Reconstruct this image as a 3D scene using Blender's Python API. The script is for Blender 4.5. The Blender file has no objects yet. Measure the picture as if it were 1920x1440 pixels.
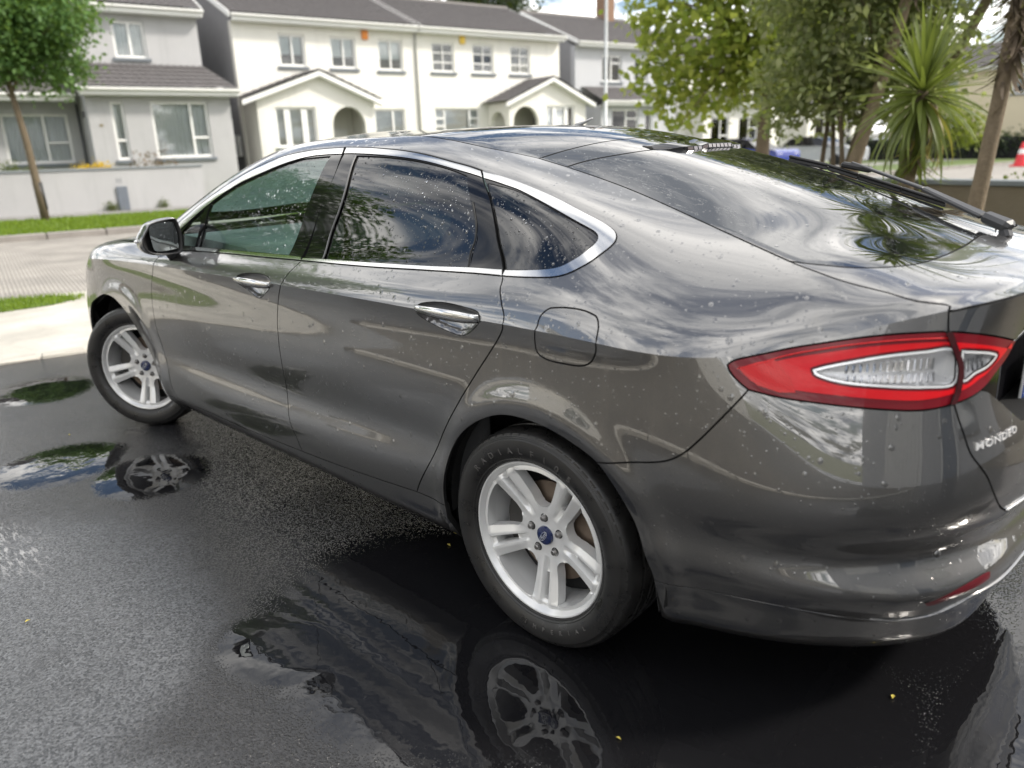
import bpy, bmesh, math, random, json
import numpy as np
from mathutils import Vector, Matrix, Euler, geometry
random.seed(7); rng=np.random.default_rng(7)
PI=math.pi
SC=bpy.context.scene; COL=SC.collection
# ------------------------------------------------------------------ camera, sky, sun, exposure
cam_d=bpy.data.cameras.new('camera'); cam=bpy.data.objects.new('camera',cam_d); COL.objects.link(cam); SC.camera=cam
_y,_p,_r=-0.805733586,0.303524352,-0.0295856923
_f=Vector((math.cos(_y)*math.cos(_p),math.sin(_y)*math.cos(_p),-math.sin(_p)))
_rt=Vector((math.sin(_y),-math.cos(_y),0)); _up=_rt.cross(_f)
_r2=_rt*math.cos(_r)+_up*math.sin(_r); _u2=-_rt*math.sin(_r)+_up*math.cos(_r)
_M=Matrix((_r2,_u2,-_f)).transposed().to_4x4(); _M.translation=Vector((-1.27239119,2.30705793,1.38126288))
cam.matrix_world=_M
cam_d.sensor_fit='HORIZONTAL'; cam_d.sensor_width=36.0; cam_d.lens=36.0*1413.9/1920.0
cam_d.clip_start=.05; cam_d.clip_end=600
cam_d.dof.use_dof=True; cam_d.dof.focus_distance=2.45; cam_d.dof.aperture_fstop=cam_d.lens/1000/0.013
SUN_EL=math.radians(42); SUN_AZ=Vector((-.80,-.62,0)).normalized()      # from behind, right of the camera
W_=bpy.data.worlds.new('World'); SC.world=W_; W_.use_nodes=True
nt=W_.node_tree; nt.nodes.clear()
def wn(t,**k):
    n=nt.nodes.new(t)
    for a,b in k.items(): setattr(n,a,b)
    return n
wo=wn('ShaderNodeOutputWorld'); bg=wn('ShaderNodeBackground'); bg.inputs[1].default_value=.15
sky=wn('ShaderNodeTexSky',sky_type='NISHITA',sun_disc=False); sky.sun_elevation=SUN_EL
sky.sun_rotation=math.atan2(SUN_AZ.x,SUN_AZ.y); sky.ozone_density=1.6; sky.dust_density=2.5
tc=wn('ShaderNodeTexCoord'); sx=wn('ShaderNodeSeparateXYZ'); nt.links.new(tc.outputs['Generated'],sx.inputs[0])
def wm(op,a,b=None,c=None):
    m=wn('ShaderNodeMath',operation=op)
    for i,v in enumerate((a,b,c)):
        if v is None: continue
        if isinstance(v,(int,float)): m.inputs[i].default_value=v
        else: nt.links.new(v,m.inputs[i])
    return m.outputs[0]
zc=wm('MAXIMUM',wm('ADD',sx.outputs[2],.12),.03)
cx=wn('ShaderNodeCombineXYZ'); nt.links.new(wm('DIVIDE',sx.outputs[0],zc),cx.inputs[0]); nt.links.new(wm('DIVIDE',sx.outputs[1],zc),cx.inputs[1])
mp=wn('ShaderNodeMapping'); mp.inputs['Rotation'].default_value=(0,0,.6); mp.inputs['Scale'].default_value=(.80,1.0,1); mp.inputs['Location'].default_value=(5.5,9.1,0)
nt.links.new(cx.outputs[0],mp.inputs[0])
n1=wn('ShaderNodeTexNoise'); n1.inputs['Scale'].default_value=1.5; n1.inputs['Detail'].default_value=10; n1.inputs['Roughness'].default_value=.62; n1.inputs['Distortion'].default_value=.0
n2=wn('ShaderNodeTexNoise'); n2.inputs['Scale'].default_value=2.0; n2.inputs['Detail'].default_value=9; n2.inputs['Roughness'].default_value=.6
nt.links.new(mp.outputs[0],n1.inputs[0]); nt.links.new(mp.outputs[0],n2.inputs[0])
mr=wn('ShaderNodeMapRange',interpolation_type='SMOOTHSTEP'); mr.inputs['From Min'].default_value=.395; mr.inputs['From Max'].default_value=.53
nt.links.new(n1.outputs['Fac'],mr.inputs[0])
cr=wn('ShaderNodeValToRGB'); nt.links.new(n2.outputs['Fac'],cr.inputs[0])
cr.color_ramp.elements[0].position=.36; cr.color_ramp.elements[0].color=(3.6,3.85,4.3,1)
cr.color_ramp.elements[1].position=.62; cr.color_ramp.elements[1].color=(18.,17.5,16.8,1)
mx=wn('ShaderNodeMix',data_type='RGBA'); nt.links.new(mr.outputs[0],mx.inputs['Factor'])
nt.links.new(sky.outputs[0],mx.inputs['A']); nt.links.new(cr.outputs[0],mx.inputs['B'])
nt.links.new(mx.outputs['Result'],bg.inputs[0]); nt.links.new(bg.outputs[0],wo.inputs[0])
sl=bpy.data.lights.new('sun','SUN'); sl.energy=3.3; sl.angle=math.radians(7); sl.color=(1,.93,.84)
so=bpy.data.objects.new('sun',sl); COL.objects.link(so)
_d=Vector((SUN_AZ.x*math.cos(SUN_EL),SUN_AZ.y*math.cos(SUN_EL),math.sin(SUN_EL)))
so.rotation_euler=_d.to_track_quat('Z','Y').to_euler(); so.location=(-8,-6,14)
SC.view_settings.view_transform='Standard'; SC.view_settings.look='None'; SC.view_settings.exposure=.34; SC.view_settings.gamma=1
SC.render.engine='CYCLES'; SC.cycles.use_denoising=True; SC.cycles.max_bounces=10; SC.cycles.transparent_max_bounces=24
SC.cycles.sample_clamp_indirect=6; SC.cycles.caustics_reflective=False; SC.cycles.caustics_refractive=False

# ------------------------------------------------------------------ materials
class NT:
    def __init__(s,name):
        s.m=bpy.data.materials.new(name); s.m.use_nodes=True; s.t=s.m.node_tree; s.t.nodes.clear()
        s.out=s.t.nodes.new('ShaderNodeOutputMaterial')
    def n(s,t,ins=None,**k):
        x=s.t.nodes.new(t)
        for a,b in k.items(): setattr(x,a,b)
        for a,b in (ins or {}).items(): s.set(x.inputs[a],b)
        return x
    def set(s,sock,v):
        if isinstance(v,bpy.types.NodeSocket): s.t.links.new(v,sock)
        elif isinstance(v,(tuple,list)) and len(v)==3 and sock.type=='RGBA': sock.default_value=(*v,1)
        else: sock.default_value=v
    def math(s,op,*a):
        x=s.t.nodes.new('ShaderNodeMath'); x.operation=op
        for i,v in enumerate(a): s.set(x.inputs[i],v)
        return x.outputs[0]
    def co(s,kind='Object'): return s.n('ShaderNodeTexCoord').outputs[kind]
    def map(s,v,scale=(1,1,1),rot=(0,0,0),loc=(0,0,0)):
        return s.n('ShaderNodeMapping',{0:v,'Scale':scale,'Rotation':rot,'Location':loc}).outputs[0]
    def noise(s,v,scale,detail=4,rough=.55,dist=0):
        return s.n('ShaderNodeTexNoise',{'Vector':v,'Scale':scale,'Detail':detail,'Roughness':rough,'Distortion':dist}).outputs['Fac']
    def vor(s,v,scale,out='Distance',feat='F1',rnd=1):
        return s.n('ShaderNodeTexVoronoi',{'Vector':v,'Scale':scale,'Randomness':rnd},feature=feat).outputs[out]
    def rng(s,v,a,b,c=0.,d=1.,smooth=True):
        return s.n('ShaderNodeMapRange',{0:v,'From Min':a,'From Max':b,'To Min':c,'To Max':d},interpolation_type='SMOOTHSTEP' if smooth else 'LINEAR').outputs[0]
    def mix(s,f,a,b): 
        x=s.n('ShaderNodeMix',data_type='RGBA'); s.set(x.inputs['Factor'],f); s.set(x.inputs['A'],a); s.set(x.inputs['B'],b); return x.outputs['Result']
    def bump(s,h,strength=1.,dist=.01,normal=None):
        d={'Height':h,'Strength':strength,'Distance':dist}
        if normal is not None: d['Normal']=normal
        return s.n('ShaderNodeBump',d).outputs[0]
    def bsdf(s,**k):
        b=s.n('ShaderNodeBsdfPrincipled')
        for a,v in k.items(): s.set(b.inputs[a.replace('_',' ')],v)
        s.t.links.new(b.outputs[0],s.out.inputs[0]); return b
def simple(name,col,rough=.6,metal=0.,var=.15,scale=6.,bump=.0,bscale=60.,coat=0.,spec=.5,streak=0.):
    m=NT(name); c=m.co()
    f=m.noise(c,scale,5,.6)
    a=tuple(x*(1-var) for x in col); b=tuple(min(1,x*(1+var)) for x in col)
    kw=dict(Base_Color=m.mix(f,a,b),Roughness=m.rng(m.noise(c,scale*2.3,3),.3,.7,rough*.88,min(1,rough*1.12)),Metallic=metal,Coat_Weight=coat,Specular_IOR_Level=spec)
    if bump: kw['Normal']=m.bump(m.noise(c,bscale,4,.65),1,bump)
    if streak:
        kw['Base_Color']=m.mix(m.math('MULTIPLY',m.rng(m.noise(m.map(c,(2.2,2.2,.22)),1.,6,.65),.50,.78),streak),kw['Base_Color'],tuple(x*.62 for x in col))
    m.bsdf(**kw); return m.m
def drops(m,c,scale=150.,amount=.34,hgt=.0011,zmin=None):
    """height field of rain drops: rounded beads in a random part of the cells"""
    h=None
    for sc,am,hh in ((scale,amount,1.),(scale*.42,amount*.55,2.0)):
        v=m.n('ShaderNodeTexVoronoi',{'Vector':m.map(c,(1,1,.8)),'Scale':sc,'Randomness':.95},feature='F1')
        rnd=m.n('ShaderNodeSeparateColor',{0:v.outputs['Color']}).outputs[0]
        rad=m.rng(rnd,1-am,1.,.0,.42,False)
        bead=m.math('MULTIPLY',m.rng(v.outputs['Distance'],0.,m.math('ADD',rad,.001),1.,0.),hh)
        g=m.math('GREATER_THAN',rnd,1-am); bead=m.math('MULTIPLY',bead,g)
        h=bead if h is None else m.math('ADD',h,bead)
    return h
def mat_paint():
    m=NT('car_paint'); c=m.co()
    h=drops(m,c,105,.5)
    wet=m.rng(m.noise(m.map(c,(1.6,1.6,5)),1.1,5,.6),.44,.62)
    run=m.noise(m.map(c,(26,26,2.2)),1.,4,.6)
    grime=m.math('MULTIPLY',m.rng(run,.5,.72),wet)
    fl=m.noise(c,900,2,.7)
    base=m.mix(m.rng(fl,.3,.7),(.096,.094,.092),(.124,.121,.118))
    base=m.mix(m.math('MULTIPLY',grime,.22),base,(.16,.145,.12))
    m.bsdf(Base_Color=base,Metallic=.8,Roughness=m.math('ADD',.33,m.math('MULTIPLY',grime,.1)),Coat_Weight=1.,
           Coat_Roughness=m.math('ADD',.018,m.math('MULTIPLY',grime,.10)),Coat_IOR=2.2,
           Coat_Normal=m.bump(h,.6,.0011))
    return m.m
def mat_glass(name,tint,ior=1.55,drop=.5,sc=130.,am=.3):
    m=NT(name); c=m.co(); nb=m.bump(drops(m,c,sc,am),drop,.0012) if drop else None
    fr=m.n('ShaderNodeFresnel',{'IOR':ior}); gl=m.n('ShaderNodeBsdfGlossy',{'Roughness':.0,'Color':(1,1,1)})
    if nb is not None: m.set(fr.inputs['Normal'],nb); m.set(gl.inputs['Normal'],nb)
    tr=m.n('ShaderNodeBsdfTransparent',{'Color':tint})
    mx=m.n('ShaderNodeMixShader'); m.set(mx.inputs[0],fr.outputs[0]); m.set(mx.inputs[1],tr.outputs[0]); m.set(mx.inputs[2],gl.outputs[0])
    m.t.links.new(mx.outputs[0],m.out.inputs[0]); return m.m
def mat_wetglass():
    # rear window: sheets of water leave a ragged film
    m=NT('rear_window_glass'); c=m.co()
    st=m.map(c,(3.2,9,3.2))
    f=m.noise(st,2.2,6,.62,.4); film=m.rng(f,.52,.53)
    nb=m.bump(m.math('ADD',m.math('MULTIPLY',film,.16),m.math('MULTIPLY',drops(m,c,95,.14),.8)),.35,.0011)
    b=m.bsdf(Base_Color=(.006,.007,.008),Roughness=.0,IOR=2.4,Specular_IOR_Level=.5,Coat_Weight=.0,Normal=nb)
    return m.m
M={}
M['paint']=mat_paint()
M['glass_clear']=mat_glass('tinted_window_glass',(.66,.84,.79),1.75,1.5,150,.45)
M['glass_dark']=mat_glass('privacy_window_glass',(.05,.06,.06),1.85,1.3,170,.6)
M['rear_glass']=mat_wetglass()
M['gloss_black']=simple('gloss_black_trim',(.006,.006,.007),.04,var=.05,coat=.0,spec=.6)
M['roof_glass']=M['rear_glass']
M['chrome']=simple('satin_chrome',(.66,.66,.65),.10,1.,.03,20)
M['black_plastic']=simple('black_plastic',(.018,.018,.019),.42,bump=.0003,bscale=500)
M['rubber_seal']=simple('rubber_seal',(.008,.008,.008),.5)
M['shell']=simple('dark_cavity',(.004,.004,.004),.9)
M['liner']=simple('arch_liner_felt',(.008,.008,.008),.95,bump=.002,bscale=90)
M['grey_plastic']=simple('grey_wiper_paint',(.05,.05,.052),.35)
M['interior']=simple('grey_interior_cloth',(.035,.036,.038),.85,bump=.0006,bscale=500)
M['dash']=simple('sheen_dashboard_skin',(.42,.45,.44),.5,bump=.0004,bscale=600)  # dark skin painted pale: the sky's reflection is put into its colour
M['alloy']=simple('silver_alloy',(.80,.80,.79),.24,.35,.02,9)
M['disc']=simple('rusty_brake_disc',(.16,.12,.09),.45,.6,.3,30)
M['nut']=simple('steel_wheel_nut',(.30,.29,.28),.28,.9)
M['blue_cap']=simple('blue_enamel',(.006,.018,.085),.15,coat=1)
M['white_mark']=simple('silver_print',(.7,.72,.74),.3,.3)
def mat_tyre():
    m=NT('tyre_rubber'); c=m.co(); s=m.n('ShaderNodeSeparateXYZ',{0:c})
    x,y,z=s.outputs; r=m.math('SQRT',m.math('ADD',m.math('MULTIPLY',x,x),m.math('MULTIPLY',z,z)))
    ang=m.math('ARCTAN2',z,x)
    rib=m.math('SINE',m.math('MULTIPLY',r,1500)); sw=m.math('MULTIPLY',m.rng(r,.298,.300),m.rng(r,.312,.310))
    blk=m.math('GREATER_THAN',m.math('SINE',m.math('ADD',m.math('MULTIPLY',ang,62),m.math('MULTIPLY',y,60))),-.72)
    shoulder=m.rng(r,.311,.316)
    h=m.math('ADD',m.math('MULTIPLY',m.math('MULTIPLY',blk,shoulder),3.),m.math('MULTIPLY',m.math('MULTIPLY',rib,sw),.25))
    d=m.noise(c,22,5)
    m.bsdf(Base_Color=m.mix(d,(.010,.010,.010),(.022,.021,.020)),Roughness=m.rng(d,.3,.7,.22,.5),Specular_IOR_Level=.55,Normal=m.bump(h,.8,.0015))
    return m.m
M['tyre']=mat_tyre()
def mat_lens(name,col,rough=.03,scale=0):
    m=NT(name); c=m.co()
    kw=dict(Base_Color=col,Roughness=.4,Coat_Weight=.8,Coat_Roughness=rough,Coat_IOR=1.35,Specular_IOR_Level=.2)
    if scale:
        h=m.vor(m.map(c,(1,1,1)),scale,rnd=0.); kw['Normal']=m.bump(h,.5,.002)
    m.bsdf(**kw); return m.m
M['lens_red']=mat_lens('red_lens',(.66,.004,.010)); M['lens_dark']=mat_lens('deep_red_lens',(.17,.003,.010))
M['bumper_reflex']=mat_lens('dark_red_reflector',(.10,.004,.010),.05); M['lens_reflex']=mat_lens('red_reflector',(.62,.012,.014),.05,330)
M['lens_divider']=mat_lens('smoked_lens_joint',(.045,.004,.006)); M['lens_clear']=mat_glass('clear_lamp_lens',(.98,.98,.98),1.45,0)
M['fin_chrome']=simple('bright_chrome',(.75,.75,.76),.06,1.,.02); M['lamp_chrome']=simple('lamp_chrome',(.95,.95,.96),.25,.40,.03)
M['plate_white']=simple('white_plate',(.75,.75,.74),.3,coat=.5); M['plate_blue']=simple('blue_plate_band',(.02,.07,.32),.3)

# ------------------------------------------------------------------ object helpers
def link(o,parent=None):
    COL.objects.link(o)
    if parent: o.parent=parent
    return o
def empty(name,loc=(0,0,0),rz=0,label=None,cat=None,group=None,kind=None):
    o=bpy.data.objects.new(name,None); o.empty_display_size=.2; COL.objects.link(o); o.location=loc; o.rotation_euler=(0,0,rz)
    tag(o,label,cat,group,kind); return o
def tag(o,label=None,cat=None,group=None,kind=None):
    if label: o['label']=label
    if cat: o['category']=cat
    if group: o['group']=group
    if kind: o['kind']=kind
    return o
def mesh_obj(name,V,F,mat,parent=None,smooth=False,loc=None):
    me=bpy.data.meshes.new(name); me.from_pydata([tuple(map(float,v)) for v in V],[],[tuple(int(i) for i in f) for f in F]); me.validate(); me.materials.append(mat)
    if smooth: me.polygons.foreach_set('use_smooth',[True]*len(me.polygons))
    me.update(); o=link(bpy.data.objects.new(name,me),parent)
    if loc is not None: o.location=loc
    return o
class MB:
    """collects shapes for ONE mesh object"""
    def __init__(s): s.V=[]; s.F=[]
    def add(s,V,F):
        k=len(s.V); s.V+= [tuple(v) for v in V]; s.F+=[tuple(i+k for i in f) for f in F]; return s
    def box(s,x0,x1,y0,y1,z0,z1,ch=0.):
        if x0>x1:x0,x1=x1,x0
        if y0>y1:y0,y1=y1,y0
        if z0>z1:z0,z1=z1,z0
        c=min(ch,(x1-x0)*.45,(y1-y0)*.45,(z1-z0)*.45)
        if c<=0:
            V=[(x,y,z) for z in (z0,z1) for x,y in ((x0,y0),(x1,y0),(x1,y1),(x0,y1))]
            return s.add(V,[(3,2,1,0),(4,5,6,7),(0,1,5,4),(1,2,6,5),(2,3,7,6),(3,0,4,7)])
        bm=bmesh.new(); bmesh.ops.create_cube(bm,size=1)
        for v in bm.verts: v.co=Vector(((x0+x1)/2+v.co.x*(x1-x0),(y0+y1)/2+v.co.y*(y1-y0),(z0+z1)/2+v.co.z*(z1-z0)))
        bmesh.ops.bevel(bm,geom=bm.edges[:],offset=c,segments=1,affect='EDGES')
        return s.bm(bm)
    def bm(s,bm):
        bm.verts.index_update(); s.add([v.co[:] for v in bm.verts],[[v.index for v in f.verts] for f in bm.faces]); bm.free(); return s
    def tube(s,pts,rad,n=8,cap=True):
        pts=[Vector(p) for p in pts]; R=rad if hasattr(rad,'__len__') else [rad]*len(pts)
        V=[];F=[]; up=Vector((0,0,1))
        for i,p in enumerate(pts):
            t=(pts[min(i+1,len(pts)-1)]-pts[max(i-1,0)]).normalized()
            a=t.cross(up); 
            if a.length<.1: a=t.cross(Vector((1,0,0)))
            a.normalize(); b=a.cross(t)
            for k in range(n): th=2*PI*k/n; V.append(p+(a*math.cos(th)+b*math.sin(th))*R[i])
        for i in range(len(pts)-1):
            for k in range(n): F.append((i*n+k,i*n+(k+1)%n,(i+1)*n+(k+1)%n,(i+1)*n+k))
        if cap: F.append(tuple(range(n-1,-1,-1))); F.append(tuple((len(pts)-1)*n+k for k in range(n)))
        return s.add(V,F)
    def prism(s,poly,axis,a,b):
        """extrude a 2-D polygon along an axis ('x','y','z') from a to b"""
        n=len(poly)
        def P(p,q): return {'x':(q,p[0],p[1]),'y':(p[0],q,p[1]),'z':(p[0],p[1],q)}[axis]
        V=[P(p,a) for p in poly]+[P(p,b) for p in poly]
        return s.add(V,[tuple(range(n-1,-1,-1)),tuple(range(n,2*n))]+[(i,(i+1)%n,n+(i+1)%n,n+i) for i in range(n)])
    def lathe(s,prof,n=64,axis='y',close=False):
        V=[];F=[]
        for k in range(n):
            th=2*PI*k/n; c,d=math.cos(th),math.sin(th)
            for r,h in prof: V.append({'y':(r*c,h,r*d),'z':(r*c,r*d,h),'x':(h,r*c,r*d)}[axis])
        m=len(prof)
        for k in range(n):
            for j in range(m-1+(1 if close else 0)):
                j2=(j+1)%m; a,b=k*m,((k+1)%n)*m
                F.append((a+j,a+j2,b+j2,b+j))
        return s.add(V,F)
    def xf(s,M_):
        s.V=[tuple(M_@Vector(v)) for v in s.V]; return s
    def obj(s,name,mat,parent=None,smooth=False,loc=None,angle=None):
        o=mesh_obj(name,s.V,s.F,mat,parent,smooth,loc)
        bm=bmesh.new(); bm.from_mesh(o.data); bmesh.ops.recalc_face_normals(bm,faces=bm.faces[:]); bm.to_mesh(o.data); bm.free()
        if angle is not None:
            o.data.polygons.foreach_set('use_smooth',[True]*len(o.data.polygons)); o.data.set_sharp_from_angle(angle=math.radians(angle))
        return o
def copy_tree(o,parent=None):
    c=o.copy(); COL.objects.link(c)
    if parent: c.parent=parent
    for ch in list(o.children): copy_tree(ch,c)
    return c
def pip(P,poly):
    """points in polygon, vectorised"""
    P=np.asarray(P,float); poly=np.asarray(poly,float); x,y=P[:,0],P[:,1]; ins=np.zeros(len(P),bool); j=len(poly)-1
    for i in range(len(poly)):
        xi,yi=poly[i]; xj,yj=poly[j]
        c=((yi>y)!=(yj>y))
        if c.any():
            with np.errstate(divide='ignore',invalid='ignore'): t=(xj-xi)*(y-yi)/(yj-yi)+xi
            ins^=c&(x<t)
        j=i
    return ins
def seg_dist(P,poly):
    P=np.asarray(P,float); d=np.full(len(P),1e9); n=len(poly)
    for i in range(n):
        a=poly[i]; b=poly[(i+1)%n]; ab=b-a; L=max((ab@ab),1e-12)
        t=np.clip(((P-a)@ab)/L,0,1); q=a+t[:,None]*ab; d=np.minimum(d,np.hypot(*(P-q).T))
    return d
def cdt(outer,holes,inner,extra_edges=()):
    V=[];E=[]
    for loop in [outer]+list(holes):
        k=len(V); n=len(loop); V+= [Vector((float(a),float(b))) for a,b in loop]; E+=[(k+i,k+(i+1)%n) for i in range(n)]
    for chain in extra_edges:
        k=len(V); V+=[Vector((float(a),float(b))) for a,b in chain]; E+=[(k+i,k+i+1) for i in range(len(chain)-1)]
    V+=[Vector((float(a),float(b))) for a,b in inner]
    v2,e2,f2,ov,oe,of=geometry.delaunay_2d_cdt(V,E,[],0,1e-6)
    v2=np.array([tuple(v) for v in v2]); f2=np.array([tuple(f) for f in f2 if len(f)==3])
    c=v2[f2].mean(1); k=pip(c,outer)
    for h in holes: k&=~pip(c,h)
    f2=f2[k]
    a=v2[f2]; ar=(a[:,1,0]-a[:,0,0])*(a[:,2,1]-a[:,0,1])-(a[:,2,0]-a[:,0,0])*(a[:,1,1]-a[:,0,1])
    f2=f2[np.abs(ar)>1e-9]; ar=ar[np.abs(ar)>1e-9]; f2[ar<0]=f2[ar<0][:,::-1]
    return v2,f2,ov
def make_text(body,size=1.,extrude=.0,shear=0.,space=1.,offset=0.):
    cu=bpy.data.curves.new('txt','FONT'); cu.body=body; cu.size=size; cu.extrude=extrude; cu.shear=shear; cu.space_character=space; cu.align_x='CENTER'; cu.align_y='CENTER'; cu.offset=offset; cu.resolution_u=4
    o=bpy.data.objects.new('txt',cu); COL.objects.link(o); dg=bpy.context.evaluated_depsgraph_get()
    me=bpy.data.meshes.new_from_object(o.evaluated_get(dg)); V=[v.co[:] for v in me.vertices]; F=[tuple(p.vertices) for p in me.polygons]
    bpy.data.objects.remove(o); bpy.data.meshes.remove(me); bpy.data.curves.remove(cu)
    return V,F
# ---------------------------------------------------------------- body surface
# S(u,v): u runs from nose to tail centre, v from sill bottom (0.16) over shoulder crease (VC) to the roof centre
VC=0.94
LAM=2e-5
UX=[3.82,3.79,3.72,3.60,3.30,2.90,2.50,2.10,1.60,1.10,0.60,0.30,0.0,-0.20,-0.40]
VB=[0.165,0.205,0.27,0.40,0.48,0.58,0.72,0.885,VC]
B={ # station: levels (x,y,z); scalar x when planar
3.82:[(0,.17),(0,.21),(0,.28),(0,.40),(0,.47),(0,.56),(0,.66),(0,.75),(0,.80)],
3.79:[(.36,.17),(.38,.21),(.40,.28),(.41,.40),(.41,.47),(.41,.56),(.41,.66),(.40,.75),(.38,.80)],
3.72:[(.60,.17),(.64,.21),(.67,.28),(.70,.40),(.70,.47),(.70,.56),(.67,.66),(.63,.76),(.60,.82)],
3.60:[(.74,.17),(.78,.21),(.81,.28),(.835,.40),(.838,.47),(.835,.56),(.81,.68),(.78,.79),(.75,.835)],
3.30:[(.83,.165),(.865,.205),(.89,.27),(.910,.40),(.912,.48),(.912,.57),(.905,.70),(.887,.825),(.878,.865)],
2.90:[(.83,.165),(.87,.205),(.895,.26),(.912,.40),(.912,.48),(.915,.58),(.918,.71),(.910,.855),(.913,.892)],
2.50:[(.83,.165),(.87,.205),(.897,.25),(.914,.40),(.908,.48),(.913,.58),(.919,.72),(.914,.868),(.918,.906)],
2.10:[(.83,.165),(.87,.205),(.900,.255),(.918,.40),(.907,.48),(.914,.58),(.922,.72),(.916,.878),(.922,.917)],
1.60:[(.83,.165),(.872,.205),(.903,.262),(.921,.405),(.907,.485),(.915,.58),(.923,.72),(.917,.885),(.924,.926)],
1.10:[(.83,.165),(.872,.205),(.904,.27),(.923,.415),(.908,.495),(.916,.59),(.924,.72),(.918,.892),(.926,.934)],
0.60:[(.83,.165),(.872,.205),(.904,.29),(.922,.435),(.910,.51),(.919,.60),(.927,.72),(.920,.896),(.927,.938)],
0.30:[(.83,.165),(.870,.205),(.900,.30),(.920,.44),(.917,.52),(.923,.60),(.930,.72),(.921,.897),(.927,.939)],
0.00:[(.83,.17),(.868,.21),(.897,.31),(.920,.43),(.922,.51),(.927,.60),(.931,.72),(.922,.898),(.926,.939)],
-0.20:[(.825,.175),(.865,.215),(.893,.32),(.918,.43),(.920,.51),(.926,.60),(.930,.72),(.920,.897),(.923,.938)],
-0.40:[(.80,.19),(.845,.228),(.878,.335),(.902,.43),(.903,.50),(.917,.59),(.921,.72),(.911,.893),(.913,.935)],
}
# wrap stations (x,y,z)
W=[
 [(-.53,.76,.19),(-.53,.81,.228),(-.535,.845,.335),(-.54,.87,.43),(-.54,.868,.495),(-.545,.887,.575),(-.55,.888,.72),(-.53,.875,.89),(-.515,.868,.932)],
 [(-.65,.70,.19),(-.655,.75,.228),(-.66,.79,.33),(-.675,.822,.42),(-.67,.815,.49),(-.69,.838,.57),(-.695,.832,.72),(-.665,.812,.88),(-.65,.800,.972)],
 [(-.76,.63,.19),(-.77,.675,.228),(-.785,.725,.33),(-.80,.758,.42),(-.79,.742,.49),(-.815,.772,.57),(-.83,.762,.72),(-.79,.745,.88),(-.765,.722,1.010)],
 [(-.84,.555,.19),(-.855,.595,.228),(-.88,.655,.33),(-.90,.692,.42),(-.88,.665,.49),(-.91,.700,.57),(-.93,.690,.72),(-.88,.690,.88),(-.852,.665,1.040)],
 [(-.885,.49,.19),(-.90,.525,.228),(-.93,.585,.33),(-.955,.62,.42),(-.925,.585,.49),(-.96,.625,.57),(-.98,.620,.72),(-.93,.635,.88),(-.905,.625,1.052)],
 [(-.925,.41,.19),(-.945,.435,.228),(-.975,.47,.33),(-1.00,.50,.42),(-.965,.47,.49),(-1.0,.51,.57),(-1.015,.505,.72),(-.965,.53,.88),(-.965,.54,1.062)],
 [(-.95,.26,.19),(-.97,.27,.228),(-1.01,.28,.33),(-1.035,.29,.42),(-1.0,.28,.49),(-1.035,.30,.57),(-1.045,.30,.72),(-.99,.30,.88),(-1.005,.32,1.083)],
 [(-.97,0,.19),(-.99,0,.228),(-1.03,0,.33),(-1.055,0,.42),(-1.02,0,.49),(-1.055,0,.57),(-1.06,0,.72),(-1.0,0,.88),(-1.025,0,1.095)],
]
UW=[.13,.27,.405,.50,.565,.68,.92,1.24]           # arc length beyond x=-.4
UK=np.array([-4.41,-4.03,-3.79]+[-x for x in UX[3:]]+[.4+a for a in UW])
PB=np.array([[(x,y,z) for y,z in B[x]] for x in UX]+W)
VBk=np.array(VB)
VQk=VC+np.array([0,.05,.10,.28,.48,.60,.85,1.16,1.47])
Q={
3.82:[(0,.80),(0,.815),(0,.825),(0,.83),(0,.835),(0,.838),(0,.84),(0,.842)],
3.79:[(.38,.80),(.37,.82),(.36,.835),(.34,.845),(.32,.85),(.29,.853),(.16,.857),(0,.858)],
3.72:[(.60,.82),(.59,.845),(.57,.862),(.54,.873),(.50,.88),(.46,.884),(.25,.89),(0,.895)],
3.60:[(.75,.835),(.735,.862),(.71,.882),(.67,.895),(.62,.903),(.57,.908),(.30,.915),(0,.922)],
3.30:[(.878,.865),(.862,.897),(.835,.922),(.79,.940),(.73,.948),(.67,.952),(.36,.958),(0,.965)],
2.90:[(.913,.892),(.898,.925),(.872,.955),(.83,.978),(.77,.99),(.70,.996),(.38,1.005),(0,1.012)],
2.50:[(.918,.906),(.904,.940),(.868,.965),(.846,.996),(.818,1.028),(.782,1.048),(.40,1.040),(0,1.050)],
2.10:[(.922,.917),(.906,.952),(.868,.980),(.828,1.082),(.755,1.204),(.702,1.230),(.36,1.236),(0,1.246)],
1.60:[(.924,.926),(.907,.962),(.868,1.001),(.803,1.16),(.690,1.360),(.605,1.406),(.34,1.436),(0,1.446)],
1.10:[(.926,.934),(.908,.972),(.868,1.019),(.797,1.185),(.672,1.388),(.580,1.428),(.33,1.451),(0,1.459)],
0.60:[(.927,.938),(.909,.980),(.868,1.032),(.797,1.180),(.680,1.358),(.565,1.414),(.33,1.445),(0,1.457)],
0.30:[(.927,.939),(.910,.983),(.866,1.043),(.802,1.160),(.705,1.300),(.540,1.353),(.32,1.402),(0,1.425)],
0.00:[(.926,.939),(.909,.985),(.862,1.060),(.805,1.135),(.735,1.208),(.545,1.276),(.32,1.335),(0,1.368)],
-0.20:[(.923,.938),(.903,.985),(.850,1.058),(.790,1.115),(.715,1.165),(.575,1.218),(.33,1.283),(0,1.315)],
-0.40:[(.913,.935),(.888,.982),(.835,1.040),(.775,1.086),(.705,1.127),(.620,1.166),(.34,1.228),(0,1.257)],
}
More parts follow.
